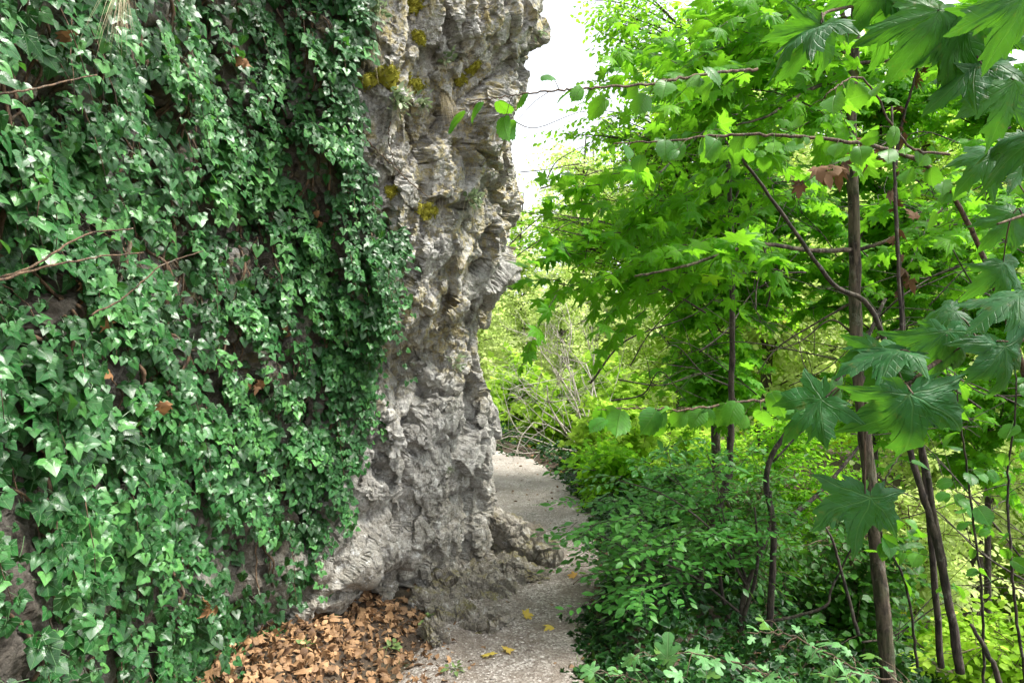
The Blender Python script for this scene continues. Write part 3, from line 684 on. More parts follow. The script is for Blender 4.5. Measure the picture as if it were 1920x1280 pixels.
for i, j in cs:
    sz = rng.uniform(.04, .06)*(1.05 if rp[i, j, 1] < 2.1 else 1)
    shoot(i, j, rng.uniform(.12, .42), sz*rng.uniform(.7, 1.15), 10, rng.uniform(-.2, .2))
# the bright sprays that stand out in the photograph
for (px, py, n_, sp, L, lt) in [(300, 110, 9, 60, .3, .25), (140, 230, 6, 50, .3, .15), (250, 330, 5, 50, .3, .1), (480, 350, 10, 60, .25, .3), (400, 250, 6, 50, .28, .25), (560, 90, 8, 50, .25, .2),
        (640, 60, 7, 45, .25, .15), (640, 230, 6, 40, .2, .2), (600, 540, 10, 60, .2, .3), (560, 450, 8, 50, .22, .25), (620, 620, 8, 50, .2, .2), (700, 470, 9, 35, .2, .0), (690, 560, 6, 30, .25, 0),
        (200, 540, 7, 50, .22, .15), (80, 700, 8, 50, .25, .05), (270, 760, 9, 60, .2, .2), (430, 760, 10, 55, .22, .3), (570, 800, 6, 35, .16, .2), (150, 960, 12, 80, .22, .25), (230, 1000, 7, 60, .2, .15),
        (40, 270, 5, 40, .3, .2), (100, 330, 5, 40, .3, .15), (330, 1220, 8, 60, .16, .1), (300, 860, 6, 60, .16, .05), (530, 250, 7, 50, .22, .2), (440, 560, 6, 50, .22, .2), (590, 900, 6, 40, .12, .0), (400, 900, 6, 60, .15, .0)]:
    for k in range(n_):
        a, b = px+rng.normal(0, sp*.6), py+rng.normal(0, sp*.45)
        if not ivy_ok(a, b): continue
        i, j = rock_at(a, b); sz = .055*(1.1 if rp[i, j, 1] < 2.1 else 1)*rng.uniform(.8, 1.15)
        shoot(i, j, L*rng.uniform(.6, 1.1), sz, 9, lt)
# strands hanging at the right edge
for (a, b) in [(640, -10), (655, 60), (640, 130), (650, 200), (650, 260), (660, 330), (680, 400), (700, 420), (720, 440), (690, 480), (700, 520), (650, 560), (670, 620), (640, 660), (650, 700), (665, 640), (600, 850), (610, 900), (560, 980)]:
    for k in range(2):
        i, j = rock_at(a+rng.normal(0, 10), b+rng.normal(0, 12)); shoot(i, j, rng.uniform(.2, .34), .05, 12, -.05, rng.normal(.1, .12))
# climbing stems over the rock
for k in range(190):
    c = cand[rng.integers(0, len(cand))]; i, j = int(c[0]), int(c[1]); pts = []; dj = rng.normal(0, 1.2)
    for s_ in range(rng.integers(12, 34)):
        pts.append(rp[i, j]+norm(n0[i, j])*rng.uniform(.008, .03)); dj += rng.normal(0, 1.6); dj *= .9
        i += rng.integers(5, 11); j += int(dj)
        if i >= nv-1 or not (0 <= j < nu) or not ok[i, j]: break
    if len(pts) > 5:
        b = near_plant(*[float(v) for v in proj(np.array(pts[0]))]); w_ = rng.uniform(.0025, .008)
        tube(ivy_stem[b], catmull(pts, 3), w_*1.15, w_*.6, 5, .1)
# long arched runners seen at the left
for pts, w_ in [([(-30, 530, 1.5), (60, 500, 1.55), (160, 440, 1.7), (250, 430, 1.8)], .0035), ([(-30, 180, 1.4), (70, 165, 1.5), (180, 140, 1.7)], .003), 
                ([(-20, 530, 1.45), (90, 500, 1.6), (190, 480, 1.8), (270, 475, 2.0)], .0035), ([(170, 590, 1.9), (230, 560, 2.0), (300, 500, 2.1), (380, 470, 2.3)], .003)]:
    q = catmull([P(*a) for a in pts], 8); b = near_plant(*pts[len(pts)//2][:2]); tube(ivy_stem[b], q+rng.normal(0, .0012, q.shape), w_, w_*.6, 6)
for b, (sd_, lab) in enumerate(plants):
    c = rp[rock_at(*sd_)]
    t_ = thing('ivy_plant', c, lab, 'ivy', 'ivy plants covering the rock wall')
    ivy_leaf[b].build('foliage', M['ivy'], t_); ivy_stem[b].build('vines', M['vine'], t_)
# withered leaves caught in the ivy
for px, py, n_, lab in [(425, 120, 5, 'cluster of orange-brown dead leaves caught high in the ivy'), (460, 715, 6, 'hanging orange-brown dead leaves in the middle of the ivy'), (137, 705, 2, 'single large brown leaf caught in the ivy on the left'),
                        (160, 600, 2, 'small pair of brown leaves low in the left ivy'), (585, 415, 3, 'orange leaf with a curl beside the pale ivy'), (60, 540, 3, 'brown leaves tangled in the ivy near the left edge'), (350, 1130, 4, 'dead leaves lodged low in the ivy'),
                        (230, 775, 2, 'pale brown leaf beside the light ivy spray'), (515, 610, 2, 'brown leaf on the bare patch of rock amid the ivy'), (75, 70, 2, 'brown leaf among the large ivy leaves at the top left')]:
    i, j = rock_at(px, py); c = rp[i, j]+norm(n0[i, j])*.10; b = Bag()
    put_leaves(b, 'drym', c+rng.normal(0, .022, (n_, 3)), np.array([0, 0, -1])+rng.normal(0, .7, (n_, 3)), OUT+rng.normal(0, .6, (n_, 3)), rng.uniform(.03, .042, n_), rng.uniform(.3, 1, n_), .6)
    tag(b.build('dead_leaf_cluster', M['withered']), lab, 'dead leaves', 'dead leaves caught in the ivy')
b = Bag(); blades(b, P(225, -30, 2.0), 50, .2, .001, (0, -.2, -1), .25, .3); tag(b.build('grass_tuft', M['straw']), 'dry grass hanging into view at the very top above the ivy', 'grass')

# ------------------------------------------------------------------ leaf litter, pebbles, ground ivy
def scatter(n, fn):                     # rejection sampling over x, y
    out, m = [], 0
    while m < n:
        x, y, d = fn(6000); k = rng.random(6000) < d; out.append(np.c_[x[k], y[k]]); m += int(k.sum())
    a = np.concatenate(out)[:n]; return np.c_[a, ground_h(a[:, 0], a[:, 1])]
b = Bag()
def lit(n):
    x, y = rng.uniform(-1.6, -.15, n), rng.uniform(2.2, 4.1, n)
    e = np.interp(y, [2.2, 3.2, 3.6, 3.9, 4.1], [-.28, -.3, -.33, -.4, -.45]); return x, y, sstep(.1, -.12, x-e+.08*gnoise(np.c_[x*5, y*5, x*0], 19))
q = scatter(4200, lit); q[:, 2] += rng.uniform(-.02, .015, len(q))+.03*sstep(-.5, -1.1, q[:, 0])
N = len(q); put_leaves(b, 'dry', q, np.c_[rng.normal(0, 1, (N, 2)), rng.normal(0, .35, N)], rng.normal(0, .55, (N, 3))+[0, 0, 1], rng.uniform(.018, .048, N), rng.beta(.8, .9, N), .9)
q = scatter(500, lit); q[:, 2] += .02+.03*sstep(-.5, -1.1, q[:, 0]); N = len(q); put_leaves(b, 'drym', q, np.c_[rng.normal(0, 1, (N, 2)), rng.normal(0, .4, N)], rng.normal(0, .6, (N, 3))+[0, 0, 1], rng.uniform(.022, .045, N), rng.beta(1.2, 1.6, N), 1.0)
tag(b.build('leaf_litter', M['litter']), 'pile of orange-brown dry leaves at the foot of the cliff', 'leaf litter', kind='stuff')
b = Bag()
def lit2(n):
    y = rng.uniform(2.5, 9.5, n); x = rng.uniform(-.9, 3.0, n); s = path_dist(x, y)
    return x, y, np.where(s > HW, .9, np.where(np.abs(s) < HW, .12, .35))*np.where(s > -HW, 1, y < 5)
q = scatter(3200, lit2); q[:, 2] += .012; N = len(q)
put_leaves(b, 'dry', q, np.c_[rng.normal(0, 1, (N, 2)), rng.normal(0, .2, N)], rng.normal(0, .35, (N, 3))+[0, 0, 1], rng.uniform(.02, .045, N), rng.beta(1.5, 3, N)*.8, .8)
tag(b.build('scattered_leaf_litter', M['litter']), 'brown leaf crumbs scattered along both sides of the path', 'leaf litter', kind='stuff')
for k, (x, y, lab) in enumerate([(-1.02, 3.35, 'small green seedling growing through the dry leaves near the cliff'), (-.62, 3.5, 'little green weed between the dry leaves at the rock foot'), (-.8, 2.95, 'green grass sprig among the dry leaves at the bottom edge'), (-.28, 3.3, 'grass sprig where the dry leaves meet the path'), (-.47, 3.86, 'tiny green plant in the crack at the foot of the cliff')]):
    c = np.array([x, y, gz(x, y)+.02]); t_ = thing('seedling', c, lab, 'plant'); b = Bag(); n_ = 14; d = rng.normal(0, 1, (n_, 3)); d[:, 2] = np.abs(d[:, 2])*.5
    put_leaves(b, 'oval', c+d*.018, d, rng.normal(0, .3, (n_, 3))+[0, 0, 1], rng.uniform(.02, .038, n_)); blades(b, c, 10, .08, .0014, (0, 0, 1), .6, .5); b.build('foliage', M['grass'], t_)
# pebbles
b = Bag(); ico = np.array([(0, 0, 1), (.9, 0, .3), (.28, .85, .3), (-.72, .53, .3), (-.72, -.53, .3), (.28, -.85, .3), (0, 0, -.6)]); icf = [(0, 1, 2), (0, 2, 3), (0, 3, 4), (0, 4, 5), (0, 5, 1), (6, 2, 1), (6, 3, 2), (6, 4, 3), (6, 5, 4), (6, 1, 5)]
def peb(n):
    y = rng.uniform(2.3, 9.8, n); x = np.interp(y, PATH[:, 1], PATH[:, 0])+rng.normal(0, .27, n); s = np.abs(path_dist(x, y))
    return x, y, (s < HW+.06)*1.0
q = scatter(6500, peb); sz = rng.gamma(2.2, .0014, len(q))+.002
V = ico[None]*sz[:, None, None]*np.stack([rng.uniform(.7, 1.5, (len(q), 7)), rng.uniform(.7, 1.3, (len(q), 7)), rng.uniform(.4, .8, (len(q), 7))], -1)+q[:, None]+np.array([0, 0, .008])
b.add(V.reshape(-1, 3), (np.array(icf)[None]+(np.arange(len(q))*7)[:, None, None]).reshape(-1, 3), None, np.repeat(rng.random(len(q)), 7))
tag(b.build('loose_gravel', M['stone'], smooth=False), 'loose pale gravel chips on the path', 'gravel', kind='stuff')
# single leaves and a twig on the path
for px, py, Yd, c_, lab in [(1077, 1085, 4.6, .9, 'yellow-orange leaf lying alone on the right side of the path'), (985, 1160, 3.95, .15, 'yellow-green leaf on the left of the path near the mossy stone'), (1033, 1180, 3.8, .1, 'small yellow-green leaf in the middle of the near path'),
                      (918, 1238, 3.45, .05, 'pale yellow leaf at the bottom of the path'), (950, 1232, 3.5, .3, 'tiny pale leaf beside the one at the bottom of the path'), (990, 835, 10.1, 1., 'orange leaf on the plants at the far bend of the path'),
                      (1050, 890, 8.2, .9, 'orange leaf at the right edge of the path before the bend')]:
    c = P(px, py, Yd); c[2] = gz(c[0], c[1])+.025; b = Bag(); put_leaves(b, 'maple', c[None], np.c_[rng.normal(0, 1, (1, 2)), 0.1], np.array([[.1, -.3, 1.]]), .05, c_, .6)
    tag(b.build('fallen_leaf', M['yellow']), lab, 'leaf', 'fallen leaves on the path')
b = Bag(); tube(b, catmull([(.40, 4.45, .02), (.47, 4.55, .035), (.55, 4.62, .03), (.62, 4.6, .02)], 4), .004, .002, 4); tag(b.build('fallen_twig', M['twig']), 'thin dry twig lying beside the orange leaf on the path', 'twig')
# ground ivy: a dense low carpet right of the path and at the bend
b = Bag()
def giv(n):
    y = 1.8+13*rng.random(n)**1.7; x = np.interp(y, PATH[:, 1], PATH[:, 0])+rng.uniform(0, 1, n)*(2.2+.2*y+np.where(y < 9, .2, 4))-np.where(y < 9, .2, 4)
    s = path_dist(x, y); e = HW-.06+.06*np.sin(y*3.1)+.05*np.sin(y*7.7)
    return x, y, np.where(s > 0, sstep(-.04, .16, s-e), 0)
q = scatter(27000, giv); N = len(q); sd = path_dist(q[:, 0], q[:, 1]); lump = .10+.10*gnoise(q*2.2, 77)+.16*sstep(9, 11, q[:, 1]); q[:, 2] += rng.random(N)**.7*np.maximum(lump, .03)*sstep(HW, HW+.3, sd)+.015
put_leaves(b, 'givy', q, np.c_[rng.normal(0, 1, (N, 2)), rng.normal(-.3, .3, N)], rng.normal(0, .4, (N, 3))+[-.25, -.35, 1], rng.uniform(.022, .045, N)*(1+.06*q[:, 1]), None, .2)
tag(b.build('ground_ivy', M['givy']), 'carpet of dark ivy leaves on the ground right of the path and at the bend', 'ground ivy', kind='stuff')
b = Bag()
for k in range(60):
    y = rng.uniform(2.6, 7); s_ = 1 if rng.random() < .7 else -1; x = np.interp(y, PATH[:, 1], PATH[:, 0])+s_*(HW+rng.uniform(-.05, .12))
    if s_ < 0 and y > 4.2: continue
    blades(b, np.array([x, y, gz(x, y)]), 8, .08, .0016, (0, 0, 1), .5, .5)
tag(b.build('verge_grass', M['grass']), 'sparse short grass blades along the path edges', 'grass', kind='stuff')

# ------------------------------------------------------------------ trees and shrubs
def sprays(leafbag, twigbag, starts, dirs, L, shape, size, nl=10, droop=.25, hang=.3, flat=.3, twr=.003, rr=None):
    """starts, dirs: (N,3). Every spray is a twig with leaves left and right of it."""
    N = len(starts); t_ = np.linspace(.12, 1, nl)
    d = norm(dirs); L = np.broadcast_to(L, (N,)); hor = norm(np.cross(d, np.array([0, 0, 1.]))+1e-4)
    P_ = starts[:, None]+d[:, None]*(L[:, None]*t_)[..., None]; P_[..., 2] -= droop*L[:, None]*t_[None]**2
    sg = np.where(np.arange(nl) % 2 == 0, 1, -1)[None, :, None]
    side = hor[:, None]*sg; tip = d[:, None]*.6+side*.85+rng.normal(0, .25, (N, nl, 3)); tip[..., 2] -= hang+.2*rng.random((N, nl))
    tip[:, -1] = d+rng.normal(0, .2, (N, 3)); nrm_ = rng.normal(0, flat, (N, nl, 3))+[0, 0, 1]; nrm_[..., 1] -= .12
    pos = P_+side*size*.25
    base = rng.random(N)[:, None]*.5; r = np.clip(base+rng.random((N, nl))*.5, 0, 1) if rr is None else np.clip(rr+rng.normal(0, .15, (N, nl)), 0, 1)
    put_leaves(leafbag, shape, pos.reshape(-1, 3), tip.reshape(-1, 3), nrm_.reshape(-1, 3), size*rng.uniform(.55, 1.15, N*nl), r.ravel(), .3)
    if twigbag is not None:
        tw = np.linspace(0, 1, 4); Q = starts[:, None]+d[:, None]*(L[:, None]*tw)[..., None]; Q[..., 2] -= droop*L[:, None]*tw[None]**2
        a = hor[:, None]; b_ = np.cross(d, hor)[:, None]; rad = (twr*(1-.7*tw))[None, :, None]; V = np.stack([Q+a*rad, Q-a*rad*.5+b_*rad*.87, Q-a*rad*.5-b_*rad*.87], 2)
        Fq = []
        for i in range(3):
            for j in range(3):
                k0, k1 = i*3+j, i*3+(j+1) % 3; Fq += [(k0, k1, k1+3), (k0, k1+3, k0+3)]
        twigbag.add(V.reshape(-1, 3), (np.array(Fq)[None]+(np.arange(N)*12)[:, None, None]).reshape(-1, 3))
def crown_tree(name, trunk, r0, r1, ell, nlimb, nspray, shape, size, mat, bark, label, cat, group=None, nl=10, sprayL=.45, droop=.25, hang=.3, flat=.35, limb_r=.35, twigs=True, seed=0, rr=None, extra=None, tone=None):
    """trunk: world points; ell: list of (centre, radii, weight) volumes the limbs grow into"""
    global rng
    keep = rng; rng = np.random.default_rng(1000+seed)
    root = thing(name, trunk[0], label, cat, group); tb, bb, lb = Bag(), Bag(), Bag()
    tp = catmull(trunk, 8); tp[1:-1] += rng.normal(0, r0*.035, tp[1:-1].shape); tube(tb, tp, r0, r1, 9, .04)
    ws = np.array([e[2] for e in ell], float); ws /= ws.sum(); st, dr = [], []
    for k in range(nlimb):
        c, rd, _ = ell[rng.choice(len(ell), p=ws)]; c = np.array(c); rd = np.array(rd)
        v = norm(rng.normal(0, 1, 3)); e = c+v*rd*rng.uniform(.35, .9)
        dz = np.abs(tp[:, 2]-(e[2]-.45*np.hypot(*(e[:2]-tp[:, :2].mean(0))))); a = tp[int(np.clip(np.argmin(dz), 1, len(tp)-1))]
        mid = a*.5+e*.5+np.array([0, 0, .10*np.linalg.norm(e-a)])+rng.normal(0, .06, 3)*np.linalg.norm(e-a)
        lp = catmull([a, a*.7+mid*.3+rng.normal(0, .02, 3), mid, e], 5); tube(bb, lp, max(r0*limb_r*rng.uniform(.5, 1), .004), .003, 5)
        m_ = max(1, nspray//nlimb); u = rng.uniform(.25, 1, m_); u[-1] = 1; ix = (u*(len(lp)-1)).astype(int)
        s0 = lp[ix]+rng.normal(0, .02, (m_, 3)); out = norm(e-a); dd = out*.6+rng.normal(0, .75, (m_, 3)); dd[:, 2] = dd[:, 2]*.55+.05
        st.append(s0); dr.append(dd)
    st, dr = np.concatenate(st), np.concatenate(dr)
    sprays(lb, bb if twigs else None, st, dr, sprayL*rng.uniform(.6, 1.25, len(st)), shape, size, nl, droop, hang, flat, rr=rr)
    if extra: extra(tb, bb, lb, root)
    tb.build('trunk', M[bark], root); bb.build('branches', M[bark], root); lb.build('foliage', M[mat], root)
    rng = keep
    return root
def copy_thing(o, loc, rz, sc, label, group=None):
    c = o.copy(); COL.objects.link(c); c.location = loc; c.rotation_euler = (0, 0, rz); c.scale = (sc, sc, sc); c['label'] = label
    if group: c['group'] = group
    for ch in o.children:
        d = ch.copy(); COL.objects.link(d); d.parent = c
    return c

def TW(pts): return [P(*p) for p in pts]
# undergrowth on the slope, nobody could count it
def und(n):
    y = 6.3+40*rng.random(n)**1.5; x = 1.8+rng.random(n)*(2.4+.9*y); s = path_dist(x, y); return x, y, (s > 1.3)*1.0
q = scatter(24000, und); N = len(q); D = q[:, 1]; q[:, 2] += rng.random(N)*(.25+.35*gnoise(q*.6, 61)+.02*D).clip(.1, 1.2)
b = Bag(); put_leaves(b, 'oval', q, np.c_[rng.normal(0, 1, (N, 2)), rng.normal(-.2, .4, N)], rng.normal(0, .4, (N, 3))+[-.1, -.2, 1], rng.uniform(.05, .09, N)*(1+.05*D), None, .2)
tag(b.build('undergrowth', M['beech']), 'low green undergrowth covering the slope below the trees', 'undergrowth', kind='stuff')
# -- background trees on the slope below and behind: three kinds, copied
def bg_proto(x, y, H, R, kind, seed, label):
    z = gz(x, y)-.1; tr = [(x, y, z), (x+.1, y, z+H*.3), (x-.1, y+.1, z+H*.6), (x, y, z+H*.95)]
    mat, shape, size = kind
    el = [((x, y, z+H*.68), (R, R, H*.30), 3), ((x+.4*R, y, z+H*.35), (R*.8, R*.8, H*.2), 1.6), ((x-.4*R, y-.3*R, z+H*.28), (R*.8, R*.8, H*.2), 1.6)]
    return crown_tree('broadleaf_tree', tr, .11, .02, el, 60, 1500, shape, size, mat, 'darkbark', label, 'tree', 'trees on the slope behind', nl=11, sprayL=.7, hang=.25, flat=.45, seed=seed)
kA = ('pale', 'oval', .12); kB = ('bright', 'oval', .12); kC = ('bright', 'maplelo', .14)
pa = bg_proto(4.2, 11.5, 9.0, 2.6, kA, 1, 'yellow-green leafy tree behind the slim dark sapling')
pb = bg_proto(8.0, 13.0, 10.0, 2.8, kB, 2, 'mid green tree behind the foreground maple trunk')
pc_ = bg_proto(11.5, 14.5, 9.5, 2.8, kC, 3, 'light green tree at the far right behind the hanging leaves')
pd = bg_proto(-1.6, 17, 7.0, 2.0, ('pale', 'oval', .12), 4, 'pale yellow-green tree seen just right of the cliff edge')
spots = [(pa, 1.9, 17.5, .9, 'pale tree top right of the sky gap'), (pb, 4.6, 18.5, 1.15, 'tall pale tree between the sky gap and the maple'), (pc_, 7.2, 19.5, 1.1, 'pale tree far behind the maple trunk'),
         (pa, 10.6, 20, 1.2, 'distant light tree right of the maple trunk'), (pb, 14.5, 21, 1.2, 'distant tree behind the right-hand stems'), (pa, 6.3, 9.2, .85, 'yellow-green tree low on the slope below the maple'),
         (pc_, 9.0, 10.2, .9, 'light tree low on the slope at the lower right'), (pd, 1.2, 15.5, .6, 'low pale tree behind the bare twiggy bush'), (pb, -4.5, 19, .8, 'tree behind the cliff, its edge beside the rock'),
         (pc_, 18, 24, 1.4, 'farthest tree toward the right edge'), (pa, .4, 24, .95, 'far pale tree beyond the bare bush'), (pb, 3.2, 27, 1.2, 'far tree under the sky gap'), (pa, 9, 28, 1.6, 'tall far tree in the middle of the right half'),
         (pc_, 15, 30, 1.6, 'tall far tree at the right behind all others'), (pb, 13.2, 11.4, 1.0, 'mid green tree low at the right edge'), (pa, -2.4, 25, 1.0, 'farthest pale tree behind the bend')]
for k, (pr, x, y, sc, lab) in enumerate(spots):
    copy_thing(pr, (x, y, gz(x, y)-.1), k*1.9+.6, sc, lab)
b = Bag()
for k in range(190):                    # the far wood closing the view, one mass
    a = rng.uniform(-.42, .95); D = rng.uniform(30, 62); x, y = D*math.sin(a), D*math.cos(a); H = (10.5 if a < .2 else 19)*rng.uniform(.75, 1.05)*D/45
    c = np.array([x, y, gz(x, y)]); n_ = 330; v = norm(rng.normal(0, 1, (n_, 3))); v[:, 2] = np.abs(v[:, 2])*1.0-.25
    p = c+v*np.array([3.6, 3.6, H])*rng.uniform(.7, 1.05, (n_, 1))*(1+.25*gnoise(v*3+k, 4))[:, None]; p[:, 2] += H*.1
    put_leaves(b, 'oval', p, rng.normal(0, 1, (n_, 3))-[0, 0, .4], v+rng.normal(0, .5, (n_, 3))+[0, 0, .6], rng.uniform(.5, .95, n_), np.clip(rng.normal(.5+.2*math.sin(k*7), .2, n_), 0, 1))
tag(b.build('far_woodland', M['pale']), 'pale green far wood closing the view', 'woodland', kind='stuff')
# -- low bright bushes along the outer side of the bend
def bush(x, y, R, H, mat, shape, size, label, nspray=260, seed=0, group='bushes beside the path', nl=10, sprayL=.35, hang=.15, bark='twig'):
    z = gz(x, y)-.05; tr = [(x, y, z), (x+.03, y, z+H*.3), (x-.05, y, z+H*.7)]
    return crown_tree('leafy_bush', tr, .018, .006, [((x, y, z+H*.5), (R, R, H*.42), 1)], 18, nspray, shape, size, mat, bark, label, 'bush', group, nl=nl, sprayL=sprayL, hang=hang, flat=.4, seed=seed)
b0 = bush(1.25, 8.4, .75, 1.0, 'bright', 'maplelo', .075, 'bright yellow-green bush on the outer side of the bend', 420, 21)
for k, (x, y, sc, lab) in enumerate([(.55, 10.6, .95, 'yellow-green bush straight beyond the bend'), (-.6, 11.9, .9, 'pale bush at the left of the bend next to the rock'), (1.6, 10.4, 1.2, 'larger bright bush behind the one at the bend'), (2.4, 8.8, 1.1, 'bright bush right of the bend under the dark sapling'),
                                    (-1.9, 13.2, 1.3, 'pale bush behind the rock edge'), (.2, 13.5, 1.6, 'tall pale bush behind the bare twigs'), (1.9, 13.6, 1.8, 'high pale bush right of the bare twigs')]):
    copy_thing(b0, (x, y, gz(x, y)-.05), k*2.1+1, sc, lab)
bush(1.05, 6.9, .45, .6, 'beech', 'maplelo', .06, 'green lobed-leaf bush leaning over the right edge of the path', 300, 24)
bush(1.7, 6.3, .6, .9, 'shrub', 'hazello', .07, 'mid green bush in the shade right of the path', 300, 25)
# -- bare twiggy bush
def bare_bush():
    c = np.array([1.15, 9.8, gz(1.15, 9.8)]); root = thing('bare_bush', c, 'bare pale grey twiggy bush glowing beyond the bend', 'bush'); b = Bag()
    def grow(p, d, L, r, lev):
        nonlocal b
        n = 5; q = [p]
        for k in range(n): d = norm(d+rng.normal(0, .16, 3)+np.array([0, 0, .03])); q.append(q[-1]+d*L/n)
        tube(b, q, r, r*.55, 4 if lev else 6)
        if lev < 3:
            for k in range(4 if lev < 2 else 3): grow(np.array(q[rng.integers(2, n+1)]), norm(d+rng.normal(0, .6, 3)), L*rng.uniform(.5, .75), r*.5, lev+1)
    for a in range(8):
        b = Bag(); grow(c, norm(np.array([rng.normal(-.2, .7), rng.normal(0, .4), 1.1])), rng.uniform(1.0, 1.6), .016, 0); b.build('branch', M['greytwig'], root)
bare_bush()
def slim_twigs(tb, bb, lb, root, areas):
    for (a, b_, c, sx, sy, n_) in areas:
        for k in range(n_):
            s0 = P(a+rng.normal(0, sx), b_+rng.normal(0, sy), c+rng.normal(0, .3)); d = np.array([rng.choice([-1, 1])*rng.uniform(.4, 1), rng.normal(0, .3), rng.uniform(-.1, 1.0)]); L = rng.uniform(.5, 1.4)
            q = [s0-d*L*.5, s0-d*L*.2+rng.normal(0, .05, 3), s0+d*L*.15+rng.normal(0, .06, 3)+[0, 0, .04], s0+d*L*.5+[0, 0, -.08]]
            tube(bb, catmull(q, 5), rng.uniform(.004, .009), .002, 5)
            for m in range(3):
                e = catmull(q, 5)[rng.integers(4, 15)]; dd = d*rng.uniform(.2, .4)+rng.normal(0, .18, 3); tube(bb, catmull([e, e+dd*.5+rng.normal(0, .02, 3), e+dd], 3), .003, .001, 4)
twiggy = lambda ar: (lambda tb, bb, lb, root: slim_twigs(tb, bb, lb, root, ar))
# -- middle distance small-leaved tree leaning in from the right above the path
mid = crown_tree('broadleaf_tree', [(2.3, 7.6, gz(2.3, 7.6)-.1), (2.25, 7.6, 1.2), (2.15, 7.5, 3.0), (1.9, 7.4, 5.2)], .06, .015,
    [((1.35, 7.4, 2.9), (1.15, 1.0, .9), 4), ((.5, 7.6, 2.95), (.7, .8, .7), 3.4), ((2.2, 7.2, 4.3), (1.1, 1.1, 1.2), 3), ((.9, 7.2, 3.0), (.6, .6, .5), 1.2), ((3.0, 7.5, 2.4), (.9, .9, 1.0), 2), ((1.15, 7.6, 5.0), (.5, .5, .7), 2.0), ((.85, 7.6, 3.95), (.45, .6, .3), 2.0)], 100, 1700, 'oval', .066, 'beech', 'darkbark',
    'small-leaved tree leaning over the path opposite the rock', 'tree', nl=11, sprayL=.42, hang=.25, flat=.4, seed=31, extra=twiggy([(1130, 400, 6.4, 100, 90, 9), (1200, 250, 6.2, 90, 80, 8)]))
crown_tree('broadleaf_tree', [(1.9, 6.0, gz(1.9, 6)-.1), (1.92, 6.0, 1.0), (1.95, 6, 2.0), (2.0, 6.0, 4.2)], .035, .01,
    [((2.0, 6.0, 2.6), (1.0, .8, .9), 3), ((2.0, 5.8, 3.9), (.9, .7, .8), 2), ((1.7, 5.9, 1.5), (.6, .5, .5), 1.5)], 56, 620, 'maple', .078, 'maple', 'darkbark',
    'slim dark sapling with dense maple leaves left of the maple trunk', 'tree', nl=10, sprayL=.4, hang=.4, flat=.42, seed=32, extra=twiggy([(1400, 420, 4.9, 130, 110, 12), (1430, 640, 4.8, 110, 60, 10)]))
crown_tree('broadleaf_tree', [(3.3, 6.2, gz(3.3, 6.2)-.1), (3.3, 6.2, 1.0), (3.35, 6.2, 3.6)], .035, .01,
    [((3.3, 6.2, 2.6), (1.1, .8, 1.1), 3), ((3.4, 6.2, 4.0), (1.0, .7, .8), 2), ((3.4, 6.0, 1.2), (.8, .5, .6), 1.0)], 54, 520, 'maple', .078, 'maple', 'darkbark',
    'young maple behind and right of the main trunk', 'tree', nl=10, sprayL=.4, hang=.4, flat=.42, seed=33, extra=twiggy([(1700, 500, 4.8, 110, 130, 12), (1760, 700, 4.6, 90, 90, 8)]))
crown_tree('broadleaf_tree', [(4.6, 6.6, gz(4.6, 6.6)-.1), (4.6, 6.6, 1.0), (4.6, 6.6, 3.6)], .035, .01,
    [((4.5, 6.4, 2.4), (1.0, .8, 1.2), 3), ((4.5, 6.2, 4.0), (1.0, .7, .8), 2), ((4.3, 6.3, .9), (.9, .6, .7), 1.2)], 54, 500, 'maple', .078, 'maple', 'darkbark',
    'young maple near the right edge behind the thin stems', 'tree', nl=10, sprayL=.4, hang=.4, flat=.42, seed=34, extra=twiggy([(1830, 450, 4.6, 80, 160, 9), (1800, 950, 4.6, 80, 120, 10)]))
# -- the main maple
def main_extra(tb, bb, lb, root):
    for pts, r in [([(1598, 468, 4.0), (1520, 470, 3.8), (1430, 458, 3.6), (1350, 478, 3.45), (1280, 500, 3.35), (1190, 518, 3.3)], .015), ([(1605, 470, 4.0), (1660, 452, 4.0), (1740, 415, 4.1), (1830, 330, 4.2)], .013),
                   ([(1600, 150, 4.0), (1540, 160, 3.9), (1480, 190, 3.8), (1440, 218, 3.7), (1380, 235, 3.7)], .014), ([(1603, 130, 4.0), (1590, 60, 4.0), (1576, 10, 4.0), (1560, -80, 4.0)], .022), ([(1605, 120, 4.0), (1690, 110, 4.0), (1800, 80, 4.0), (1890, 30, 4.0)], .012),
                   ([(1612, 640, 4.0), (1560, 600, 4.1), (1500, 640, 4.1), (1440, 660, 4.1)], .007), ([(1610, 560, 4.0), (1540, 600, 4.1), (1460, 650, 4.2), (1420, 700, 4.2)], .008)]:
        b1_ = Bag(); q = catmull(TW(pts), 8); q[1:-1] += rng.normal(0, r*.08, q[1:-1].shape); tube(b1_, q, r, r*.35, 7, .04); b1_.build('branch', M['bark'], root)
    for (a, b_, c, d, e, f) in [(1200, 500, 3.8, 160, 60, 26), (1330, 470, 3.85, 130, 60, 26), (1450, 210, 3.75, 150, 60, 30), (1780, 380, 4.1, 140, 100, 22), (1830, 80, 4.0, 130, 80, 18), (1500, 20, 3.9, 160, 60, 26), (1380, 100, 3.8, 130, 80, 26), (1250, 90, 4.2, 120, 60, 16), (1230, 360, 4.0, 120, 70, 22), (1440, 350, 4.2, 120, 90, 18)]:
        s0 = np.array([P(a+rng.normal(0, d*.5), b_+rng.normal(0, e*.5), c+rng.normal(0, .25)) for _ in range(f)]); dd = rng.normal(0, .8, (f, 3)); dd[:, 2] = dd[:, 2]*.4; dd[:, 0] -= .4
        sprays(lb, bb, s0, dd, .32, 'maple', .082, 7, .3, .4, .4)
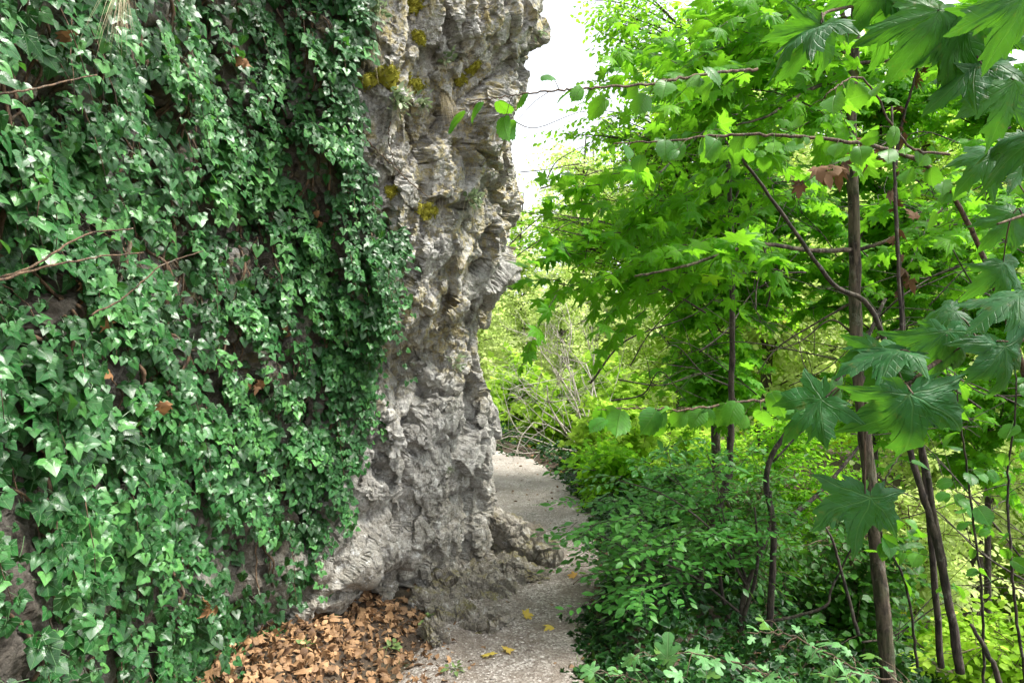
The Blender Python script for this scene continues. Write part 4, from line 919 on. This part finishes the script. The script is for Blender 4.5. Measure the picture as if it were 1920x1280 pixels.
crown_tree('maple_tree', [P(1668, 1300, 4.0), P(1650, 1100, 4.0), P(1628, 880, 4.0), P(1606, 650, 4.0), P(1602, 450, 4.0), P(1596, 250, 4.0), P(1603, 60, 4.0), P(1608, -160, 4.0), P(1600, -380, 4.0)], .045, .021,
    [((2.2, 3.9, 4.2), (1.3, 1.0, .7), 2), ((1.6, 4.1, 3.4), (.7, .5, .5), 1)], 18, 100, 'maple', .092, 'maple', 'bark', 'slender maple with a straight brown trunk, the nearest tree right of the path', 'tree', nl=6, sprayL=.4, hang=.6, flat=.5, seed=41, extra=main_extra)

# -- thin stems right of it
def stem_plant(name, lines, leafspec, bark, leafmat, label, cat, group=None, seed=0):
    """lines: [(pts, r0, r1)]; leafspec: (shape, size, list of (px, py, Y, sx, sy, n, L, hang))"""
    global rng
    keep = rng; rng = np.random.default_rng(2000+seed)
    root = thing(name, P(*lines[0][0][0]), label, cat, group); sb, lb = Bag(), Bag()
    for pts, r0, r1 in lines:
        q = catmull(TW(pts), 7); q[1:-1] += rng.normal(0, r0*.05, q[1:-1].shape); b1_ = Bag(); tube(b1_, q, r0, r1, 7, .06); b1_.build('stem', M[bark], root)
    if leafspec:
        sh, size, areas = leafspec
        for (a, b_, c, sx, sy, n_, L, hg) in areas:
            s0 = np.array([P(a+rng.normal(0, sx), b_+rng.normal(0, sy), c+rng.normal(0, .12*c/3)) for _ in range(n_)]); dd = rng.normal(0, .8, (n_, 3)); dd[:, 2] *= .3
            sprays(lb, sb, s0, dd, L, sh, size, 7, .25, hg, .35, .002)
    sb.build('twigs', M[bark], root); lb.build('foliage', M[leafmat], root); rng = keep
    return root
stem_plant('hazel_shrub', [([(1800, 1260, 3.6), (1785, 1160, 3.6), (1755, 1010, 3.6), (1722, 900, 3.6), (1695, 800, 3.6), (1640, 590, 3.5), (1560, 530, 3.4), (1480, 420, 3.3), (1400, 310, 3.2), (1360, 265, 3.2)], .024, .005),
    ([(1770, 1060, 3.6), (1750, 960, 3.6), (1738, 880, 3.6), (1700, 700, 3.6), (1690, 600, 3.6), (1680, 400, 3.6), (1672, 200, 3.6)], .018, .006)], ('hazel', .075, [(1380, 280, 3.1, 50, 30, 5, .22, .5), (1790, 1000, 3.5, 60, 80, 6, .25, .6)]),
    'darkbark', 'hazel', 'dark leaning double stem right of the maple trunk, its top bending left', 'shrub', seed=1)
stem_plant('hazel_shrub', [([(1960, 900, 3.0), (1920, 700, 2.9), (1870, 545, 2.8), (1810, 410, 2.7), (1750, 320, 2.6), (1660, 280, 2.5), (1540, 260, 2.4), (1400, 252, 2.35), (1280, 262, 2.3), (1150, 268, 2.25), (1110, 262, 2.2)], .014, .0025)],
    None, 'twig', 'hazel', 'hazel bough arching from the right edge across the maple trunk', 'branch', seed=2) if False else None
def leafy_branch(name, pts, r0, r1, shape, size, mat, label, spacing=.035, hang=1.0, side=.35, towards=.35, bark='twig', seed=0, t0=.3, rr=None, cat='branch', group=None, faceup=.6):
    global rng
    keep = rng; rng = np.random.default_rng(3000+seed)
    q = catmull(TW(pts), 12); root = thing(name, q[0], label, cat, group); sb, lb = Bag(), Bag(); q[1:-1] += rng.normal(0, .002, q[1:-1].shape)
    tube(sb, q, r0, r1, 6); seg = np.r_[0, np.cumsum(np.linalg.norm(np.diff(q, axis=0), axis=1))]; L = seg[-1]; u = np.arange(L*t0, L, spacing); N = len(u)
    u = u+rng.normal(0, spacing*.45, N); c = np.stack([np.interp(u, seg, q[:, k]) for k in range(3)], 1); d = norm(np.stack([np.interp(u+.02, seg, q[:, k])-np.interp(u-.02, seg, q[:, k]) for k in range(3)], 1))
    sg = rng.choice([-1, 1], N)[:, None]; ot = norm(np.cross(d, [0, 0, 1.]))*sg
    sub = rng.random(N) < .4                   # some leaves sit on short side twigs
    for k in np.where(sub)[0]:
        e = c[k]+(ot[k]*.7+d[k]*.8+rng.normal(0, .3, 3))*size*rng.uniform(.5, 1.2)+[0, 0, rng.uniform(-.5, .25)*size]; tube(sb, catmull([c[k], (c[k]+e)/2+[0, 0, .01], e], 3), .0014, .0008, 4); c[k] = e
    pet = (ot*.4+d*.4+rng.normal(0, .2, (N, 3))+np.c_[np.zeros((N, 2)), -np.ones(N)*.15])*size*.3
    tip = d*rng.normal(.45, .4, (N, 1))+ot*side*rng.uniform(.2, 1.8, (N, 1))+rng.normal(0, .3, (N, 3)); tip[:, 2] -= hang*rng.uniform(.35, 1.2, N); nrm_ = rng.normal(0, .5, (N, 3))+[0, -towards, faceup]
    for k in range(N): tube(sb, [c[k], c[k]+pet[k]], .0011, .0009, 3)
    put_leaves(lb, shape, c+pet, tip, nrm_, size*rng.choice([.5, .8, 1, 1.15], N)*rng.uniform(.85, 1.1, N), None if rr is None else np.clip(rr+rng.normal(0, .22, N), 0, 1)*.9, .6)
    sb.build('stem', M[bark], root); lb.build('foliage', M[mat], root); rng = keep
    return root
leafy_branch('hazel_branch', [(1960, 900, 3.0), (1920, 700, 2.9), (1870, 545, 2.8), (1810, 410, 2.7), (1750, 320, 2.6), (1660, 280, 2.5), (1540, 260, 2.4), (1400, 252, 2.35), (1280, 262, 2.3), (1150, 270, 2.25)], .014, .0025,
    'hazel', .062, 'hazel', 'hazel bough arching from the right edge across the maple trunk to the left', .045, 1.0, .4, .45, seed=3, t0=.45, rr=.5)
leafy_branch('hazel_branch', [(1420, 130, 2.6), (1320, 140, 2.45), (1210, 158, 2.3), (1110, 165, 2.2), (1040, 170, 2.15), (960, 180, 2.1), (880, 190, 2.1)], .006, .0015,
    'hazel', .068, 'hazel', 'leafy twig reaching left across the sky gap to the rock', .05, .75, .5, .5, seed=4, t0=.1, rr=.6)
leafy_branch('hazel_branch', [(1560, 760, 2.3), (1470, 748, 2.2), (1380, 755, 2.1), (1290, 768, 2.05), (1200, 765, 2.0), (1120, 768, 2.0)], .006, .0015,
    'hazel', .064, 'hazel', 'low twig with a row of drooping leaves halfway up beside the maple trunk', .035, 1.1, .3, .6, seed=5, t0=.12, rr=.55)
leafy_branch('hazel_branch', [(1780, 290, 2.4), (1700, 270, 2.3), (1620, 150, 2.2), (1560, 170, 2.1), (1540, 190, 2.1)], .005, .0015,
    'hazel', .064, 'hazel', 'short twig with pale leaves in front of the upper maple trunk', .06, .9, .4, .5, seed=6, t0=.3, rr=.7)
for k, (pts, lab) in enumerate([([(1845, 1320, 2.9), (1840, 1100, 2.8), (1815, 900, 2.7), (1800, 780, 2.6), (1790, 700, 2.6)], 'thin upright shoot with round dark leaves between the double stem and the right edge'),
        ([(1925, 1300, 2.7), (1900, 1100, 2.6), (1890, 900, 2.6), (1905, 760, 2.5), (1900, 640, 2.5)], 'thin upright shoot with round leaves at the right edge'),
        ([(1720, 1250, 3.0), (1700, 1100, 2.9), (1650, 990, 2.8), (1660, 900, 2.7), (1690, 850, 2.7)], 'curved shoot with a few round leaves beside the lower maple trunk')]):
    leafy_branch('hazel_shoot', pts, .006, .002, 'hazel', .064, 'hazel', lab, .06, .8, .6, .3, 'darkbark', seed=10+k, t0=.4, rr=.1, group='upright hazel shoots at the right', cat='shoot')
# dead stem with brown leaves
leafy_branch('dead_sapling', [(1765, 1250, 4.3), (1735, 900, 4.2), (1700, 700, 4.1), (1690, 560, 4.0), (1680, 380, 3.9), (1685, 260, 3.9), (1720, 130, 3.8), (1745, 30, 3.8)], .02, .004, 'drym', .075, 'withered', 'dead slim sapling with curled brown leaves hanging from its top', .06, 1.0, .4, .3, 'darkbark', seed=20, t0=.6, rr=.15, cat='sapling')
leafy_branch('withered_branch', [(1690, 250, 3.8), (1640, 280, 3.6), (1580, 300, 3.5), (1530, 330, 3.4), (1490, 350, 3.4)], .004, .0015, 'drym', .07, 'withered', 'thin twig of withered brown leaves crossing the maple trunk', .05, 1.0, .4, .3, 'darkbark', seed=21, t0=.2, rr=.2)
for k, (pts, r0, lab) in enumerate([([(1280, 1260, 4.6), (1300, 1150, 4.6), (1330, 1000, 4.6), (1365, 880, 4.6), (1372, 700, 4.6), (1372, 500, 4.6), (1365, 300, 4.6)], .03, 'slim dark trunk rising left of the main maple'),
        ([(1440, 1200, 4.3), (1450, 1000, 4.3), (1438, 880, 4.3), (1500, 780, 4.3), (1600, 680, 4.4), (1660, 560, 4.5)], .022, 'dark stem forking toward the maple trunk'),
        ([(1420, 1170, 4.2), (1540, 1140, 4.1), (1560, 1100, 4.1), (1600, 1020, 4.0)], .01, 'thin branch slanting low across the dark hollow'),
        ([(1480, 970, 4.3), (1540, 920, 4.4), (1600, 850, 4.5), (1660, 780, 4.6)], .016, 'grey leaning pole behind the lower maple trunk'),
        ([(1610, 1190, 3.4), (1580, 1080, 3.4), (1560, 1010, 3.4), (1530, 960, 3.4)], .009, 'thin bare stem left of the lower maple trunk'),
        ([(1880, 1300, 2.6), (1860, 1240, 2.6), (1820, 1170, 2.6)], .013, 'broken brown stem in the bottom right corner')]):
    b = Bag(); q = catmull(TW(pts), 8); q[1:-1] += rng.normal(0, .0015, q[1:-1].shape); tube(b, q, r0, r0*.5, 7, .05); tag(b.build('bare_sapling', M['darkbark']), lab, 'sapling', 'bare saplings right of the path')
# the dark multi-stem shrub with its layered leaves
def layered(tb, bb, lb, root):
    for pts, r in [([(1385, 1180, 4.2), (1400, 1100, 4.2), (1440, 1000, 4.2), (1445, 920, 4.2)], .02), ([(1375, 1190, 4.2), (1350, 1080, 4.2), (1370, 960, 4.2)], .015), ([(1390, 1170, 4.2), (1420, 1060, 4.1), (1415, 950, 4.0)], .013),
                   ([(1400, 1100, 4.2), (1340, 1000, 4.0), (1250, 930, 3.9), (1160, 900, 3.9)], .008), ([(1390, 1150, 4.2), (1300, 1080, 4.0), (1200, 1040, 3.9), (1120, 1000, 3.8)], .008)]:
        b1_ = Bag(); tube(b1_, catmull(TW(pts), 6), r, r*.4, 7, .05); b1_.build('stem', M['darkbark'], root)
    for (a, b_, c, sx, sy, n_) in [(1220, 930, 4.3, 70, 30, 46), (1150, 1000, 4.0, 50, 15, 22), (1280, 1000, 4.1, 90, 25, 50), (1230, 1065, 3.9, 60, 20, 34), (1400, 960, 4.3, 80, 30, 36), (1210, 1110, 3.7, 50, 15, 18), (1330, 880, 4.6, 90, 30, 36), (1430, 1030, 4.2, 60, 30, 16)]:
        s0 = np.array([P(a+rng.normal(0, sx), b_+rng.normal(0, sy), c+rng.normal(0, .25)) for _ in range(n_)]); s0[:, 2] = np.round(s0[:, 2]/.13)*.13+rng.normal(0, .012, n_); dd = rng.normal(0, .6, (n_, 3)); dd[:, 2] *= .1; dd[:, 0] -= .5; dd[:, 1] -= .3
        sprays(lb, bb, s0, dd, .26, 'narrow', .062, 10, .1, .0, .22, .002)
crown_tree('layered_shrub', [P(1385, 1200, 4.2), P(1390, 1150, 4.2), P(1400, 1090, 4.2)], .025, .015, [((1.2, 4.3, .75), (.5, .4, .2), 1)], 6, 30, 'narrow', .06, 'shrub', 'darkbark', 'dark multi-stemmed shrub with flat layers of pointed leaves reaching toward the path', 'shrub', nl=9, sprayL=.25, hang=0, flat=.25, seed=51, extra=layered)
# understorey behind it; the dark bushes carry shade in their leaf colour
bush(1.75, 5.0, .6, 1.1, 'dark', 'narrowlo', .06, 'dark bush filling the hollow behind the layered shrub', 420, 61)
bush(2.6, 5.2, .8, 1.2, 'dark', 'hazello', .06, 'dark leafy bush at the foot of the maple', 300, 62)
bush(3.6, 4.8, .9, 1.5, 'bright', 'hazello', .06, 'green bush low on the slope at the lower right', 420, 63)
bush(4.4, 7.5, 1.1, 2.2, 'pale', 'oval', .07, 'tall green bush on the slope behind the double stem', 520, 64)
bush(3.0, 7.8, 1.1, 2.6, 'beech', 'oval', .06, 'tall bush between the dark sapling and the maple', 620, 65)
# field maple twigs at the bottom edge
for k, (pts, lab) in enumerate([([(1560, 1330, 1.9), (1480, 1280, 1.85), (1400, 1250, 1.8), (1300, 1225, 1.8), (1200, 1230, 1.8)], 'field maple twig at the bottom edge right of the path'), ([(1700, 1330, 1.7), (1640, 1280, 1.7), (1560, 1230, 1.7), (1480, 1190, 1.7), (1400, 1185, 1.7)], 'second field maple twig at the bottom, slightly higher and farther right'),
                              ([(1330, 1340, 1.9), (1260, 1300, 1.8), (1180, 1270, 1.8), (1120, 1260, 1.8)], 'lowest field maple twig, at the bottom beside the path'), ([(1820, 1340, 1.6), (1740, 1300, 1.6), (1640, 1265, 1.6), (1560, 1268, 1.6)], 'field maple twig in the bottom right corner')]):
    leafy_branch('maple_twig', pts, .0035, .0012, 'field', .052, 'field', lab, .024, .1, .9, .1, 'twig', seed=30+k, t0=.15, rr=.7, faceup=1.0)

# -- the big maple leaves right in front of the camera: each leaf a part
def big_leaves(label, branch, leaves, seed):
    root = thing('maple_branch', P(*branch[0]), label, 'branch', 'near maple branches'); bb = Bag(); q = catmull(TW(branch), 10); tube(bb, q, .005, .002, 7)
    for (px, py, Yd, tx, ty, size, face, tw, r) in leaves:
        c = P(px, py, Yd); t_ = np.array([tx, rng.normal(0, .15), -ty]); n_ = np.array([tw, -face*1.1, 1-face*.65])
        a = q[np.argmin(np.linalg.norm(q-c, axis=1))]; tube(bb, catmull([a, (a+c)/2+[0, 0, .012], c], 5), .0016, .0012, 5)
        b = Bag(); put_leaves(b, 'maplehi', c[None], t_[None], n_[None], size*.72, r, .3); V = b.V[0]
        V += .004*np.stack([gnoise(V*45, 2), gnoise(V*45, 3), gnoise(V*45, 4)], 1)+.014*np.stack([gnoise(V*14, 12), gnoise(V*14, 13), gnoise(V*14, 14)], 1)
        b.build('leaf', M['maple_near'], root)
    bb.build('twig', M['twig'], root)
big_leaves('near maple branch with large dark leaves entering from the right at mid height', [(1990, 610, 1.15), (1900, 640, 1.1), (1800, 655, 1.05), (1740, 690, 1.0), (1700, 720, 1.0), (1640, 735, 1.0), (1600, 735, 1.0)],
    [(1688, 655, 1.0, -1, .15, .125, .35, .1, .5), (1655, 655, 1.02, -.3, 1, .10, .7, -.3, .2), (1775, 628, 1.0, .1, 1, .125, .75, .1, .3), (1712, 738, .95, .08, 1, .135, .8, -.1, .35), (1548, 745, 1.0, -1, .75, .11, .45, .2, .5), (1556, 748, 1.03, .45, 1, .10, .7, .2, .8),
     (1622, 925, 1.0, -.12, 1, .125, .8, .1, .1), (1915, 560, 1.0, -1, .3, .115, .4, 0, .3), (1790, 590, 1.1, -.9, .4, .09, .5, .1, .3), (1890, 640, .95, .2, 1, .11, .7, 0, .2)], 1)
big_leaves('near maple branch with big translucent leaves in the top right corner', [(1990, -60, 1.3), (1900, 20, 1.25), (1810, 60, 1.2), (1740, 40, 1.2), (1650, 10, 1.2), (1560, 20, 1.15), (1540, 35, 1.1)],
    [(1543, 42, 1.05, -1, .3, .13, .3, .0, .4), (1540, 45, 1.08, -.5, 1, .11, .85, .4, .8), (1760, 20, 1.1, -.6, 1, .14, .8, .2, .8), (1800, 50, 1.1, -.2, 1, .13, .8, -.2, .9), (1870, 30, 1.1, .1, 1, .14, .8, .0, .8), (1700, -10, 1.15, -.5, 1, .14, .8, .0, .9), (1840, 120, 1.1, -.9, .5, .13, .4, .1, .3),
     (1900, 150, 1.1, -.2, 1, .14, .75, .1, .7), (1930, -20, 1.0, -.2, 1, .15, .7, .1, .6), (1640, -40, 1.15, -.2, 1, .12, .8, .1, .8), (1950, 250, 1.1, -1, .4, .13, .4, .0, .2), (1930, 270, 1.15, -.6, 1, .12, .7, .0, .4)], 2)
big_leaves('near maple twig with a few leaves at the right edge above the dark cluster', [(1990, 380, 1.4), (1930, 400, 1.35), (1870, 420, 1.3)],
    [(1860, 290, 1.4, -.9, .6, .12, .5, .0, .3), (1900, 400, 1.35, -.7, .8, .11, .7, .0, .5), (1880, 500, 1.35, .1, 1, .11, .7, .0, .3)], 3)
